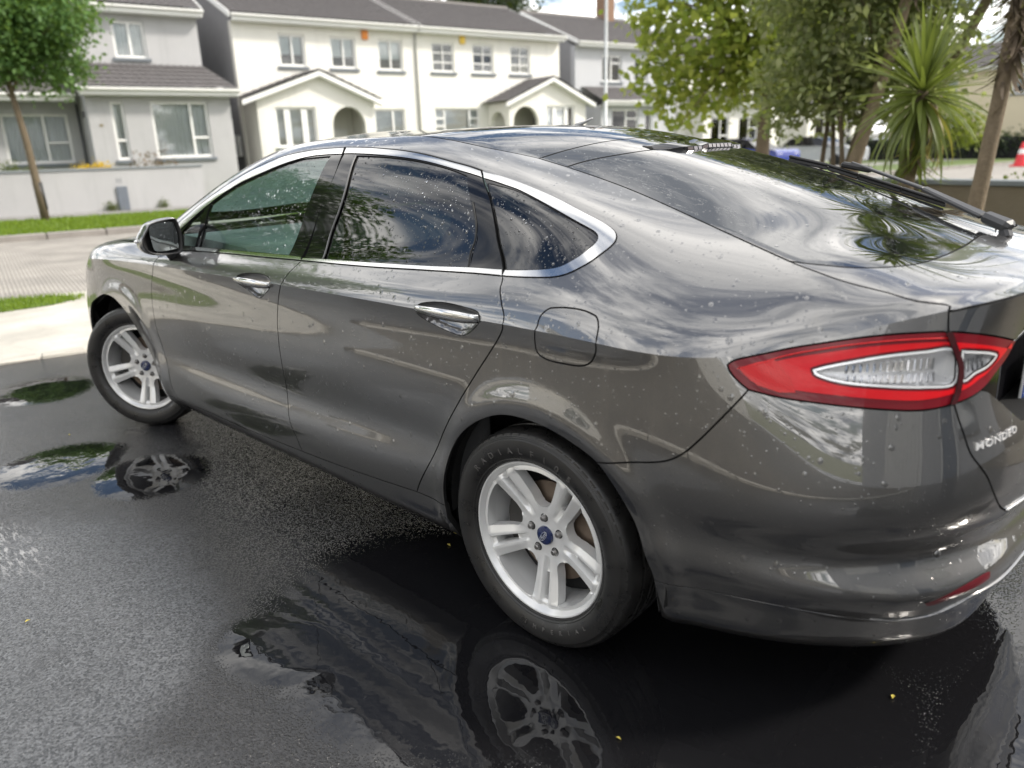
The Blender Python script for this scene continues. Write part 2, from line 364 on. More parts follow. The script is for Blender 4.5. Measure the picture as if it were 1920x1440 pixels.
QT=[
 [(-.515,.868,.932),(-.516,.84,.980),(-.518,.80,1.022),(-.52,.755,1.062),(-.525,.70,1.100),(-.53,.638,1.132),(-.53,.34,1.190),(-.53,0,1.217)],
 [(-.650,.800,.972),(-.652,.785,1.005),(-.655,.765,1.032),(-.66,.738,1.060),(-.665,.70,1.085),(-.67,.655,1.105),(-.675,.34,1.145),(-.68,0,1.170)],
 [(-.765,.722,1.010),(-.766,.715,1.030),(-.768,.705,1.046),(-.77,.69,1.062),(-.775,.67,1.074),(-.78,.64,1.085),(-.79,.33,1.118),(-.80,0,1.136)],
 [(-.852,.665,1.040),(-.856,.658,1.050),(-.86,.648,1.056),(-.87,.625,1.062),(-.88,.59,1.068),(-.89,.545,1.074),(-.91,.29,1.100),(-.92,0,1.112)],
 [(-.905,.625,1.052),(-.918,.613,1.053),(-.930,.598,1.054),(-.945,.572,1.057),(-.962,.535,1.062),(-.98,.485,1.067),(-1.012,.25,1.087),(-1.025,0,1.095)],
]
PQ=np.array([[(x,y,z) for y,z in Q[x]] for x in UX]+QT)
PQ=np.concatenate([PQ,PQ[:,6:7]*np.array([1,-1,1])],1)
UQk=UK[:PQ.shape[0]]
def _second(k):
    n=len(k); h=np.diff(k); A=np.eye(n); R=np.zeros((n,n))
    for i in range(1,n-1):
        A[i,i-1]=h[i-1]; A[i,i]=2*(h[i-1]+h[i]); A[i,i+1]=h[i]
        R[i,i-1]=6/h[i-1]; R[i,i]=-6/h[i-1]-6/h[i]; R[i,i+1]=6/h[i]
    return np.linalg.solve(A,R)
class Spl:
    def __init__(s,k): s.k=np.asarray(k,float); s.M=_second(s.k)
    def __call__(s,t):
        k=s.k; t=np.asarray(t,float); i=np.clip(np.searchsorted(k,t)-1,0,len(k)-2); h=k[i+1]-k[i]
        a=(k[i+1]-t)/h; b=1-a; n=len(k); q=np.arange(len(t))
        # linear extension outside
        lo=t<k[0]; hi=t>k[-1]
        W_=((a**3-a)*h*h/6)[:,None]*s.M[i]+((b**3-b)*h*h/6)[:,None]*s.M[i+1]
        W_[q,i]+=a; W_[q,i+1]+=b
        return W_
SUB,SUQ=Spl(UK),Spl(UQk)
def fair(P,k,lam):
    """smooth the control rows along u: penalise jumps of curvature"""
    M_=_second(np.asarray(k,float)); D=np.diff(M_,axis=0)
    A=np.eye(len(k))+lam*D.T@D; w=np.ones(len(k)); 
    for i in (0,1,2,3,len(k)-1): A[i]=0;A[i,i]=1
    return np.einsum('ab,bjk->ajk',np.linalg.inv(A),P)
PB0,PQ0=PB.copy(),PQ.copy()
PB=fair(PB,UK,LAM); PQ=fair(PQ,UQk,LAM); PQ[:,0]=PB[:len(UQk),-1]; PQ[:,7,1]=0; PQ[:,8]=PQ[:,6]*np.array([1,-1,1])
def pch(x,y,q):
    h=np.diff(x); d=np.diff(y)/h; m=np.zeros(len(x))
    m[1:-1]=np.where(d[:-1]*d[1:]>0,3*(h[:-1]+h[1:])/((2*h[1:]+h[:-1])/np.maximum(d[:-1],1e-9)+(h[1:]+2*h[:-1])/np.maximum(d[1:],1e-9)),0); m[0]=d[0]; m[-1]=d[-1]
    i=np.clip(np.searchsorted(x,q)-1,0,len(x)-2); t=(q-x[i])/h[i]
    lo=q<x[0]; hi=q>x[-1]
    r=(2*t**3-3*t**2+1)*y[i]+(t**3-2*t**2+t)*h[i]*m[i]+(-2*t**3+3*t**2)*y[i+1]+(t**3-t**2)*h[i]*m[i+1]
    return np.where(lo,y[0]+(q-x[0])*m[0],np.where(hi,y[-1]+(q-x[-1])*m[-1],r))
class Net:
    """each section is a chord-length spline, sections are joined by splines along u"""
    def __init__(s,P,uk,vk,su,split=None,upto=0):
        s.P=P; s.vk=np.asarray(vk,float); s.su=su; s.sec=[]
        s.split=split
        for i_,R in enumerate(P):
            t=np.concatenate([[0],np.cumsum(np.maximum(np.linalg.norm(np.diff(R,axis=0),axis=1),.004)**.85)]); s.sec.append((t,(Spl(t[:split+1]),Spl(t[split:])) if split and i_<upto else Spl(t),R))
    def __call__(s,u,v):
        W_=s.su(u); out=np.zeros((len(u),3))
        for i,(t,sp,R) in enumerate(s.sec):
            w=W_[:,i]; k=np.abs(w)>1e-7
            if not k.any(): continue
            q=pch(s.vk,t,v[k])
            if isinstance(sp,tuple):
                c=s.split; val=np.zeros((len(q),3)); hi=q>t[c]
                if hi.any(): val[hi]=sp[1](q[hi])@R[c:]
                if (~hi).any(): val[~hi]=sp[0](q[~hi])@R[:c+1]
            else: val=sp(q)@R
            out[k]+=w[k,None]*val
        return out
NB=Net(PB,UK,VBk,SUB)
# the last deck section is the spoiler edge: lay it exactly on the crease row
_u=np.linspace(UQk[-1],UK[-1],200); _e=NB(_u,np.full(200,VC)); _l=np.concatenate([[0],np.cumsum(np.linalg.norm(np.diff(_e,axis=0),axis=1))])
_q=(VQk[:8]-VC)/(VQk[7]-VC)*_l[-1]; PQ[-1,:8]=np.stack([np.interp(_q,_l,_e[:,i]) for i in range(3)],1); PQ[-1,7,1]=0; PQ[-1,8]=PQ[-1,6]*np.array([1,-1,1])
NQ=Net(PQ,UQk,VQk,SUQ,5,16)
ARC=[(-.02,.335),(2.85,.335)]
def flare(P):
    o=np.zeros(len(P))
    for cx,cz in ARC:
        r=np.hypot(P[:,0]-cx,P[:,2]-cz)
        o+=.010*np.exp(-((r-.40)/.040)**2)*(P[:,2]>.15)*np.clip((P[:,1]-.6)/.2,0,1)
    P=P.copy(); P[:,1]+=o
    return P
def evB(u,v): return flare(NB(u,v))
def evQ(u,v):
    P=NQ(u,v); w=np.clip(1-(v-VC)/.12,0,1)**2; m=w>0
    if m.any():
        o=np.full(m.sum(),VC); P[m]+=(NB(u[m],o)-NQ(u[m],o))*w[m][:,None]
    return P
def ev(u,v,side=None):
    u=np.atleast_1d(np.asarray(u,float)); v=np.atleast_1d(np.asarray(v,float))
    up=(v>VC) if side is None else np.broadcast_to(side,v.shape)
    P=np.zeros((len(u),3))
    if up.any(): P[up]=evQ(u[up],v[up])
    if (~up).any(): P[~up]=evB(u[~up],v[~up])
    return P
def nrm(u,v,side=None):
    u=np.atleast_1d(np.asarray(u,float)); v=np.atleast_1d(np.asarray(v,float))
    up=(v>VC) if side is None else np.broadcast_to(side,v.shape)
    e=.003
    du=ev(u+e,v,up)-ev(u-e,v,up); dv=ev(u,v+e,up)-ev(u,v-e,up)
    n=np.cross(du,dv); n/=np.linalg.norm(n,axis=1)[:,None]+1e-12
    return n

# outlines of the body panels in surface coordinates (u,v)
CURVES={
'arch_f':[[-3.1623,0.6794],[-3.0151,0.7146],[-2.9146,0.7052],[-2.8366,0.6669],[-2.7658,0.6181],[-2.6961,0.5529],[-2.6288,0.4938],[-2.5674,0.439],[-2.5231,0.3703],[-2.5439,0.2917]],
'arch_r':[[-0.3692,0.2874],[-0.3604,0.344],[-0.3415,0.414],[-0.3159,0.4788],[-0.2555,0.5726],[-0.172,0.6462],[-0.0962,0.6834],[-0.0268,0.6938],[0.0715,0.6875],[0.1642,0.6616],[0.2359,0.6271],[0.2732,0.5805],[0.3095,0.5194],[0.3441,0.447],[0.365,0.3478],[0.3753,0.2787],[0.3818,0.2066]],
'badge':[[0.9709,0.7849],[1.1079,0.8026]],
'badge_b':[[0.9696,0.7646],[1.1046,0.7854]],
'belt_bot_f':[[-2.1394,1.0574],[-1.728,1.0485],[-1.3767,1.0414],[-1.1285,1.04]],
'belt_bot_r':[[-1.1133,1.0388],[-0.8839,1.0401],[-0.7078,1.0417],[-0.45,1.0461],[-0.2668,1.0453],[-0.134,1.0393]],
'belt_top_f':[[-2.1555,1.0934],[-1.9676,1.0776],[-1.5345,1.0616],[-1.232,1.0559],[-1.1398,1.0536]],
'belt_top_r':[[-1.1232,1.0504],[-1.0023,1.0525],[-0.7174,1.0555],[-0.4578,1.0596],[-0.2753,1.0627],[-0.1435,1.0601]],
'bumper_seam':[[0.2359,0.6271],[0.3296,0.6586],[0.41,0.6848],[0.4475,0.7104],[0.4778,0.7434],[0.5084,0.7816],[0.5784,0.8739]],
'chrome_in_f':[[-2.1863,1.2364],[-2.0584,1.2757],[-1.9112,1.3107],[-1.7543,1.3365],[-1.5823,1.3521],[-1.4271,1.3736],[-1.2808,1.3931],[-1.0839,1.4011]],
'chrome_in_q':[[-0.3425,1.4029],[-0.2647,1.4103],[-0.1857,1.4167],[-0.0319,1.4057],[0.0713,1.3792],[0.0888,1.3693],[0.1009,1.3543],[0.1066,1.3374],[0.1091,1.312],[0.1055,1.2675],[0.0961,1.2236],[0.0757,1.1502],[0.0466,1.0935],[0.0111,1.0744],[-0.0549,1.0632],[-0.133,1.0587]],
'chrome_in_r':[[-1.0724,1.4024],[-1.0188,1.4026],[-0.8147,1.3993],[-0.6262,1.3986],[-0.4765,1.3978],[-0.3978,1.4012],[-0.3501,1.4034]],
'chrome_out_f':[[-2.2148,1.2978],[-2.0959,1.3242],[-1.9355,1.3465],[-1.7819,1.3696],[-1.6191,1.3912],[-1.4654,1.4113],[-1.313,1.4243],[-1.1057,1.436]],
'chrome_out_q':[[-0.3648,1.4206],[-0.2842,1.4318],[-0.2059,1.4382],[-0.0581,1.4424],[0.0834,1.4286],[0.1081,1.421],[0.1266,1.4106],[0.1388,1.3984],[0.1482,1.3791],[0.1528,1.3538],[0.1533,1.3218],[0.1474,1.2682],[0.1355,1.2109],[0.1131,1.1238],[0.0853,1.0744],[0.059,1.0544],[0.0287,1.0454],[-0.0452,1.0398],[-0.1302,1.0394]],
'chrome_out_r':[[-1.0946,1.4378],[-0.8934,1.4302],[-0.696,1.4239],[-0.5096,1.4176],[-0.4268,1.4201],[-0.371,1.4206]],
'cup_f':[[-1.5463,0.9359],[-1.5033,0.9595],[-1.3936,0.9753],[-1.2994,0.9687],[-1.2688,0.9486],[-1.2775,0.9235],[-1.3245,0.8859],[-1.3811,0.8588],[-1.4549,0.8839],[-1.5373,0.9189]],
'cup_r':[[-0.439,0.9433],[-0.421,0.958],[-0.3409,0.9732],[-0.2296,0.9703],[-0.1769,0.9607],[-0.1683,0.9407],[-0.1869,0.9127],[-0.2388,0.8739],[-0.3049,0.8773],[-0.394,0.9011],[-0.4306,0.9209]],
'door_gap':[[-1.1334,1.0499],[-1.1633,1.0002],[-1.1921,0.9443],[-1.2375,0.87],[-1.2597,0.7947],[-1.2606,0.7278],[-1.2628,0.6427],[-1.27,0.5489],[-1.2745,0.4857],[-1.2611,0.4191],[-1.2413,0.3691],[-1.219,0.3294],[-1.214,0.2788]],
'fender_gap':[[-2.2932,0.9912],[-2.3356,0.9299],[-2.4029,0.8069],[-2.4202,0.6928],[-2.4305,0.6049],[-2.4217,0.5261],[-2.3872,0.4504],[-2.3682,0.3853],[-2.368,0.3249],[-2.3509,0.2702]],
'flap':[[0.0371,0.9553],[0.0395,0.9801],[0.057,0.9959],[0.0817,1.0001],[0.1408,1.0026],[0.1852,1.0002],[0.209,0.9946],[0.2188,0.9793],[0.2218,0.9484],[0.2214,0.9077],[0.2052,0.8706],[0.1782,0.8572],[0.1333,0.8533],[0.0631,0.8549],[0.0341,0.8685],[0.0283,0.9003],[0.0312,0.9354]],
'front_glass':[[[-1.2336,1.0579],[-1.179,1.2331],[-1.1526,1.32],[-1.1463,1.3916]],[[-1.1463,1.3916],[-1.3524,1.3832],[-1.5097,1.3697],[-1.674,1.3527],[-1.8562,1.3437],[-1.9361,1.3153]],[[-1.9361,1.3153],[-1.9777,1.0777]],[[-1.9777,1.0777],[-1.5345,1.0616],[-1.2336,1.0579]]],
'glass_bot':[[0.5616,1.5257],[0.6425,1.5705],[0.6938,1.5919],[0.7363,1.6195],[0.7709,1.6599],[0.7907,1.7083],[0.8044,1.8457],[0.7984,2.0236]],
'glass_top':[[-0.1795,1.5382],[-0.16,1.6072],[-0.1238,1.7095],[-0.0866,1.8079],[-0.0273,1.946]],
'grip_f':[[-1.5321,0.943],[-1.3932,0.9383],[-1.2733,0.9324]],
'grip_r':[[-0.4332,0.9493],[-0.2959,0.9482],[-0.1714,0.945]],
'hatch_low':[[0.931,0.978],[0.9448,0.9274]],
'hatch_side':[[-0.1795,1.5382],[0.0842,1.5457],[0.3559,1.5396],[0.5616,1.5257],[0.6479,1.515],[0.7446,1.4522],[0.8395,1.3636],[0.931,0.978]],
'insert_low':[[0.8439,0.2754],[0.9217,0.2651],[0.9873,0.2741],[1.0651,0.3387]],
'insert_seam':[[0.3753,0.2787],[0.5625,0.2928],[0.705,0.2944],[0.8439,0.2754]],
'insert_up':[[0.8439,0.2754],[0.9017,0.378],[0.972,0.4071],[1.057,0.4197],[1.1791,0.4217]],
'lamp':[[[0.5405,0.9225],[0.554,0.9312],[0.6414,0.9386],[0.7275,0.9364],[0.8118,0.9331],[0.8833,0.93],[0.9448,0.9274],[0.9996,0.9241],[1.0736,0.9192],[1.164,0.9126]],[[1.164,0.9126],[1.1329,0.9051],[1.0796,0.896],[1.0292,0.8841]],[[1.0292,0.8841],[0.9942,0.8772],[0.9492,0.8705],[0.9049,0.865],[0.8746,0.8629],[0.8044,0.8636],[0.7216,0.8655],[0.6364,0.8678],[0.5784,0.8739]],[[0.5784,0.8739],[0.5545,0.8938],[0.542,0.9132],[0.5405,0.9225]]],
'lamp_clear':[[0.7007,0.9112],[0.7266,0.9142],[0.8121,0.918],[0.8997,0.9182],[0.958,0.917],[0.9699,0.9116],[0.9682,0.8994],[0.9568,0.8936],[0.897,0.8924],[0.8097,0.8942],[0.7541,0.8968],[0.7199,0.9015],[0.7032,0.9066]],
'lamp_clear2':[[0.9777,0.9156],[1.0648,0.9108],[1.0834,0.9083],[1.0567,0.903],[1.0151,0.8997],[0.9778,0.8966]],
'lamp_div':[[0.9449,0.9271],[0.9616,0.9168],[0.9753,0.9053],[0.9674,0.8917],[0.9469,0.8706]],
'lamp_in':[[0.5624,0.9158],[0.6497,0.9296],[0.7358,0.9304],[0.8194,0.9282],[0.8858,0.9259],[0.9437,0.9239]],
'pillar_gap':[[-1.1334,1.0499],[-1.0945,1.2197],[-1.0629,1.3235],[-1.0914,1.4249]],
'quarter_glass':[[[-0.3164,1.3938],[-0.2441,1.3018],[-0.1315,1.0646]],[[-0.1315,1.0646],[-0.0393,1.071],[0.0089,1.0814],[0.0451,1.0992],[0.0734,1.1624],[0.0934,1.2354],[0.1055,1.3141]],[[0.1055,1.3141],[0.1031,1.3391],[0.074,1.3705],[-0.029,1.3995],[-0.1822,1.4118],[-0.3164,1.3938]]],
'quarter_light':[[[-1.9834,1.304],[-2.0218,1.0852]],[[-2.0218,1.0852],[-2.1579,1.1029]],[[-2.1579,1.1029],[-2.1662,1.2104]],[[-2.1662,1.2104],[-2.0838,1.2662],[-1.9834,1.304]]],
'rear_gap':[[-0.1427,1.0583],[-0.1359,1.0392],[-0.1281,1.026],[-0.1259,1.0175],[-0.1034,0.9961],[-0.082,0.964],[-0.0848,0.9218],[-0.107,0.8804],[-0.1413,0.8363],[-0.1905,0.7804],[-0.2397,0.7196],[-0.2811,0.6565],[-0.3425,0.5543],[-0.413,0.4274],[-0.514,0.2906]],
'rear_glass_side':[[[-0.9951,1.3941],[-0.9681,1.2661],[-0.9994,1.144],[-1.0023,1.0525]],[[-1.0023,1.0525],[-0.7174,1.0555],[-0.4578,1.0596],[-0.2753,1.0627]],[[-0.2753,1.0627],[-0.2815,1.1333],[-0.2807,1.189],[-0.3011,1.2338],[-0.3521,1.3113],[-0.4143,1.3902]],[[-0.4143,1.3902],[-0.4724,1.3927],[-0.6229,1.3948],[-0.8107,1.395],[-0.9951,1.3941]]],
'rear_post':[[-0.3648,1.4206],[-0.2746,1.335],[-0.1427,1.0583]],
'recess_low':[[1.0292,0.8841],[1.0483,0.8801],[1.0809,0.8612],[1.1114,0.8374],[1.1465,0.8069]],
'reflector':[[0.9362,0.3594],[1.0101,0.3988],[1.1125,0.409],[1.1103,0.3954],[1.0125,0.3721],[0.9446,0.3391]],
'reflex':[[0.5634,0.9158],[0.6317,0.9269],[0.6674,0.88],[0.5965,0.8859]],
'roof_gapA':[[-0.2813,1.5352],[-0.2622,1.6398],[-0.2317,1.7853],[-0.1852,1.9498],[-0.1705,2.0934]],
'roof_side':[[-0.2813,1.5352],[-0.4635,1.5159],[-0.6218,1.5236],[-0.8524,1.5808]],
'sensor':[[0.9676,0.481]],
'sill_top':[[-2.3509,0.2702],[-2.0321,0.27],[-1.712,0.268],[-1.214,0.2788],[-0.7512,0.2846],[-0.514,0.2906],[-0.3681,0.2909]],
'tailgate_gap':[[0.9515,0.8703],[0.9535,0.8231],[0.9608,0.7536],[0.9986,0.6972],[1.0183,0.67],[1.0577,0.6314],[1.0921,0.6126],[1.1375,0.6166]]}
MIRG=[(1.001,1.093),(.979,1.114),(.91,1.118),(.894,1.106),(.883,1.057),(.888,1.009),(.902,1.0),(.983,.998),(.998,1.028)]
MIRH=[(1.042,1.048),(1.017,1.09),(.988,1.119),(.901,1.132),(.88,1.119),(.869,1.055),(.876,.996),(.898,.979),(.99,.983),(1.031,1.006)]
# ================================================================== THE PLACE
TH=math.radians(-101.77); SA=Vector((math.cos(TH),math.sin(TH),0)); SB=Vector((math.sin(-TH),math.cos(-TH)*1.0,0))
SB=Vector((-SA.y,SA.x,0))
def SW(a,b,z=0.): v=SA*a+SB*b; return Vector((v.x,v.y,z))
def sheet(name,corners,z,mat,kind='structure',street=True,thick=.25):
    """ground slab with its top at z"""
    P=[SW(a,b) if street else Vector((a,b,0)) for a,b in corners]; n=len(P)
    V=[(p.x,p.y,z) for p in P]+[(p.x,p.y,z-thick) for p in P]
    ar=sum(P[i].x*P[(i+1)%n].y-P[(i+1)%n].x*P[i].y for i in range(n))
    if ar<0: V=[(p.x,p.y,z) for p in P[::-1]]+[(p.x,p.y,z-thick) for p in P[::-1]]
    return tag(mesh_obj(name,V,[tuple(range(n)),tuple(range(2*n-1,n-1,-1))]+[(i,n+i,n+(i+1)%n,(i+1)%n) for i in range(n)],mat),kind=kind)
# --- ground materials
def mat_asphalt():
    m=NT('wet_asphalt'); c=m.co(); s=m.n('ShaderNodeSeparateXYZ',{0:c}); X,Y=s.outputs[0],s.outputs[1]
    warp=m.noise(c,1.6,4,.6); warp2=m.noise(m.map(c,loc=(7,3,0)),7,3,.6)
    def blob(x,y,rx,ry,rot=0.):
        dx=m.math('SUBTRACT',X,x); dy=m.math('SUBTRACT',Y,y); cs,sn=math.cos(rot),math.sin(rot)
        a=m.math('DIVIDE',m.math('ADD',m.math('MULTIPLY',dx,cs),m.math('MULTIPLY',dy,sn)),rx)
        b=m.math('DIVIDE',m.math('SUBTRACT',m.math('MULTIPLY',dy,cs),m.math('MULTIPLY',dx,sn)),ry)
        d=m.math('SQRT',m.math('ADD',m.math('MULTIPLY',a,a),m.math('MULTIPLY',b,b)))
        return m.math('MULTIPLY',m.rng(d,1.35,.55,0,1),.0068)
    pud=None
    for q in PUDDLES:
        b=blob(*q); pud=b if pud is None else m.math('MAXIMUM',pud,b)
    pud=m.math('ADD',pud,m.math('ADD',m.math('MULTIPLY',m.math('SUBTRACT',warp,.5),.0042),m.math('MULTIPLY',m.math('SUBTRACT',warp2,.5),.0014)))
    # stones of the asphalt
    v=m.n('ShaderNodeTexVoronoi',{'Vector':c,'Scale':165.,'Randomness':1.},feature='SMOOTH_F1'); v.inputs['Smoothness'].default_value=.35
    rnd=m.n('ShaderNodeSeparateColor',{0:v.outputs['Color']}).outputs[0]
    stone=m.math('MULTIPLY',m.rng(v.outputs['Distance'],.62,.05),m.math('ADD',.45,m.math('MULTIPLY',rnd,.8)))
    grain=m.math('ADD',m.math('MULTIPLY',stone,.0024),m.math('MULTIPLY',m.noise(c,420,3,.7),.0008))
    # water level stands at pud (metres above stone foot); stones taller than it stick out
    lvl=m.math('SUBTRACT',pud,.0008)
    h=m.math('SMOOTH_MAX',grain,lvl,.0012)
    water=m.rng(m.math('SUBTRACT',lvl,grain),-.0010,.0004)
    deep=m.rng(m.math('SUBTRACT',lvl,.0030),-.0006,.0006)
    wob=m.math('MULTIPLY',m.noise(c,3.5,2),.0004)
    hh=m.math('ADD',h,wob)
    dry=m.rng(m.noise(c,.9,5,.6),.42,.66)
    rough=m.math('ADD',m.math('MULTIPLY',m.math('SUBTRACT',1.,water),m.math('ADD',.10,m.math('MULTIPLY',dry,.10))),.008)
    sheen=None  # mask of the sky sheen mixed into the stone colour
    for q in SHEEN_BLOBS:
        b=m.math('MULTIPLY',blob(*q),1/.0068); sheen=b if sheen is None else m.math('MAXIMUM',sheen,b)
    sheen=m.math('MULTIPLY',m.rng(m.math('ADD',sheen,m.math('MULTIPLY',m.math('SUBTRACT',warp,.5),1.1)),.15,.75),m.math('SUBTRACT',1.,water))
    speck=m.math('GREATER_THAN',m.noise(c,260,2,.5),.735)
    col=m.mix(rnd,(.009,.009,.010),(.030,.030,.032)); col=m.mix(sheen,col,m.mix(rnd,(.018,.020,.023),(.122,.127,.135))); rough=m.math('ADD',rough,m.math('MULTIPLY',sheen,.10)); col=m.mix(water,col,(.008,.008,.009)); col=m.mix(m.math('MULTIPLY',speck,.6),col,(.14,.13,.12))
    # pale scuff of dried mud
    sc=m.math('MULTIPLY',m.rng(m.math('SQRT',m.math('ADD',m.math('POWER',m.math('DIVIDE',m.math('SUBTRACT',X,1.85),.33),2.),m.math('POWER',m.math('DIVIDE',m.math('SUBTRACT',Y,1.80),.13),2.))),1.2,.3),m.rng(m.noise(m.map(c,(3,12,1)),5,4,.7),.50,.62))
    col=m.mix(m.math('MULTIPLY',sc,.55),col,(.42,.42,.42))
    b=m.bsdf(Base_Color=col,Roughness=rough,IOR=1.55,Normal=m.bump(hh,.9,1.))
    return m.m
PUDDLES=[(4.03,1.07,.30,.27),(2.60,1.40,.26,.27,.3),(2.12,1.16,.25,.22),(.25,1.02,.62,.50,-.15),(-.45,.75,.55,.52),(-1.2,.35,.25,.75),(-1.5,-.1,.5,.5),(.2,.1,1.3,.5),(-2.2,1.9,.6,.4),(1.2,2.9,.5,.3),(.52,1.40,.22,.17,.4)]
SHEEN_BLOBS=[(1.15,2.05,.95,.62,-.5),(.1,2.35,.7,.5,-.3),(3.3,1.9,.6,.35)]  # left-hand sky sheen, painted as lighter patches in the asphalt colour
def mat_concrete(name,col,groove=0.,gang=0.,dry=True):
    m=NT(name); c=m.co(); a=m.noise(c,1.3,6,.6); b=m.noise(c,28,4,.65); br=m.noise(m.map(c,(3,60,1),(0,0,gang+PI/2)),2.,3,.6)
    colr=m.mix(m.rng(a,.32,.68),tuple(x*.74 for x in col),tuple(min(1,x*1.12) for x in col)); colr=m.mix(m.math('MULTIPLY',m.rng(br,.50,.72),.28),colr,tuple(x*.55 for x in col)); colr=m.mix(m.math('MULTIPLY',m.rng(b,.55,.75),.3),colr,tuple(x*.55 for x in col))
    h=m.math('ADD',m.math('MULTIPLY',br,.002),m.math('MULTIPLY',b,.0015))
    if groove:
        w=m.n('ShaderNodeTexWave',{'Vector':m.map(c,rot=(0,0,gang)),'Scale':groove,'Distortion':2.2,'Detail':2.,'Detail Scale':1.5},wave_type='BANDS',bands_direction='X').outputs['Fac']
        h=m.math('ADD',h,m.math('MULTIPLY',m.rng(w,.15,.6),.010)); colr=m.mix(m.math('MULTIPLY',m.rng(w,.45,.1),.5),colr,tuple(x*.45 for x in col))
    m.bsdf(Base_Color=colr,Roughness=m.rng(a,.3,.7,.62,.85),Normal=m.bump(h,.9,1.)); return m.m
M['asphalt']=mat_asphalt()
M['apron']=mat_concrete('pale_concrete',(.50,.475,.42),0,1.777+PI/2)
M['road']=mat_concrete('grooved_road_concrete',(.36,.335,.30),7.2,1.777)
M['path']=mat_concrete('grey_footpath',(.26,.25,.24))
M['kerb']=mat_concrete('kerb_concrete',(.27,.25,.23))
M['soil']=simple('garden_soil',(.09,.075,.05),.9,bump=.02,bscale=25)
M['earth']=simple('earth',(.16,.17,.09),.95)
def mat_leaf(name,a,b,trans=.45,rough=.45):
    m=NT(name); c=m.co(); g=m.n('ShaderNodeNewGeometry').outputs['Random Per Island']
    col=m.mix(m.math('ADD',m.math('MULTIPLY',g,.7),m.math('MULTIPLY',m.noise(c,1.7,3),.3)),a,b)
    p=m.n('ShaderNodeBsdfPrincipled',{'Base Color':col,'Roughness':rough,'Specular IOR Level':.4}); t=m.n('ShaderNodeBsdfTranslucent',{'Color':m.mix(.5,col,(.25,.32,.03))})
    mx=m.n('ShaderNodeMixShader',{0:trans}); m.set(mx.inputs[1],p.outputs[0]); m.set(mx.inputs[2],t.outputs[0]); m.t.links.new(mx.outputs[0],m.out.inputs[0]); return m.m
M['grass']=mat_leaf('grass_blades',(.10,.19,.015),(.24,.34,.03),.4)
M['bark']=simple('grey_brown_bark',(.15,.115,.075),.85,var=.35,scale=14,bump=.01,bscale=60)
M['palm_bark']=simple('palm_bark',(.20,.155,.10),.9,var=.35,scale=30,bump=.012,bscale=50)
M['black_wrap']=simple('black_tree_guard',(.015,.015,.016),.5)
# --- ground
tag(mesh_obj('ground',[(-300,-300,-.30),(300,-300,-.30),(300,300,-.30),(-300,300,-.30)],[(0,1,2,3)],M['earth']),kind='structure')
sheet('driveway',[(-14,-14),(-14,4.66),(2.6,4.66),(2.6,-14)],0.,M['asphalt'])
sheet('footpath',[(-70,4.664),(-70,7.72),(60,7.72),(60,4.664)],.012,M['apron'])
sheet('road',[(-70,7.73),(-70,14.9),(160,14.9),(160,7.73)],-.004,M['road'])
sheet('verge',[(-70,15.06),(-70,19.2),(43,19.2),(43,15.06)],.09,simple('verge_turf',(.09,.13,.03),.95))
sheet('far_footpath',[(-70,19.2),(-70,21.4),(60,21.4),(60,19.2)],.07,M['path'])
sheet('front_gardens',[(-70,21.4),(-70,90),(90,90),(90,21.4)],.03,simple('garden_turf',(.09,.12,.04),.95))
sheet('garden_bed',[(2.604,-14),(2.604,4.65),(7.0,4.65),(7.0,-14)],.02,M['soil'])
sheet('neighbour_drive',[(7.4,-14),(7.4,4.65),(40,4.65),(40,-14)],.0,M['path'])
# kerb stones along the far side of the road, each one its own piece
kb=empty('kerb',SW(0,14.98),TH,kind='structure')
ks=MB().box(0,.985,-.075,.08,-.05,.115,.018).obj('kerb_stone',M['kerb'],kb)
a=-16.
ks.location.x=a
for i in range(58):
    a+=1.0
    if 2.2<a<3.0: continue
    q=ks.copy(); COL.objects.link(q); q.parent=kb; q.location=(a,rng.uniform(-.006,.006),rng.uniform(-.006,.004)); q.rotation_euler=(0,rng.uniform(-.004,.004),rng.uniform(-.006,.006))
# rough stone edging between the drive and the footpath
ed=empty('drive_edging',SW(0,4.70),TH,kind='structure')
for v in range(4):
    bm=bmesh.new(); bmesh.ops.create_cube(bm,size=1)
    for q in bm.verts: q.co=Vector((q.co.x*.30,q.co.y*.11,q.co.z*.07))
    bmesh.ops.bevel(bm,geom=bm.edges[:],offset=.014,segments=1,affect='EDGES')
    for q in bm.verts: q.co+=Vector(rng.uniform(-.008,.008,3))
    mb=MB().bm(bm); 
    o=mb.obj('edging_stone',M['apron'],ed); o.location=(-6+v*.31,0,-.008)
    for i in range(1,7):
        q=o.copy(); COL.objects.link(q); q.parent=ed; q.location=(-6+v*.31+i*1.24,rng.uniform(-.012,.012),-.008+rng.uniform(-.006,.006)); q.rotation_euler=(rng.uniform(-.04,.04),rng.uniform(-.03,.03),rng.uniform(-.05,.05))
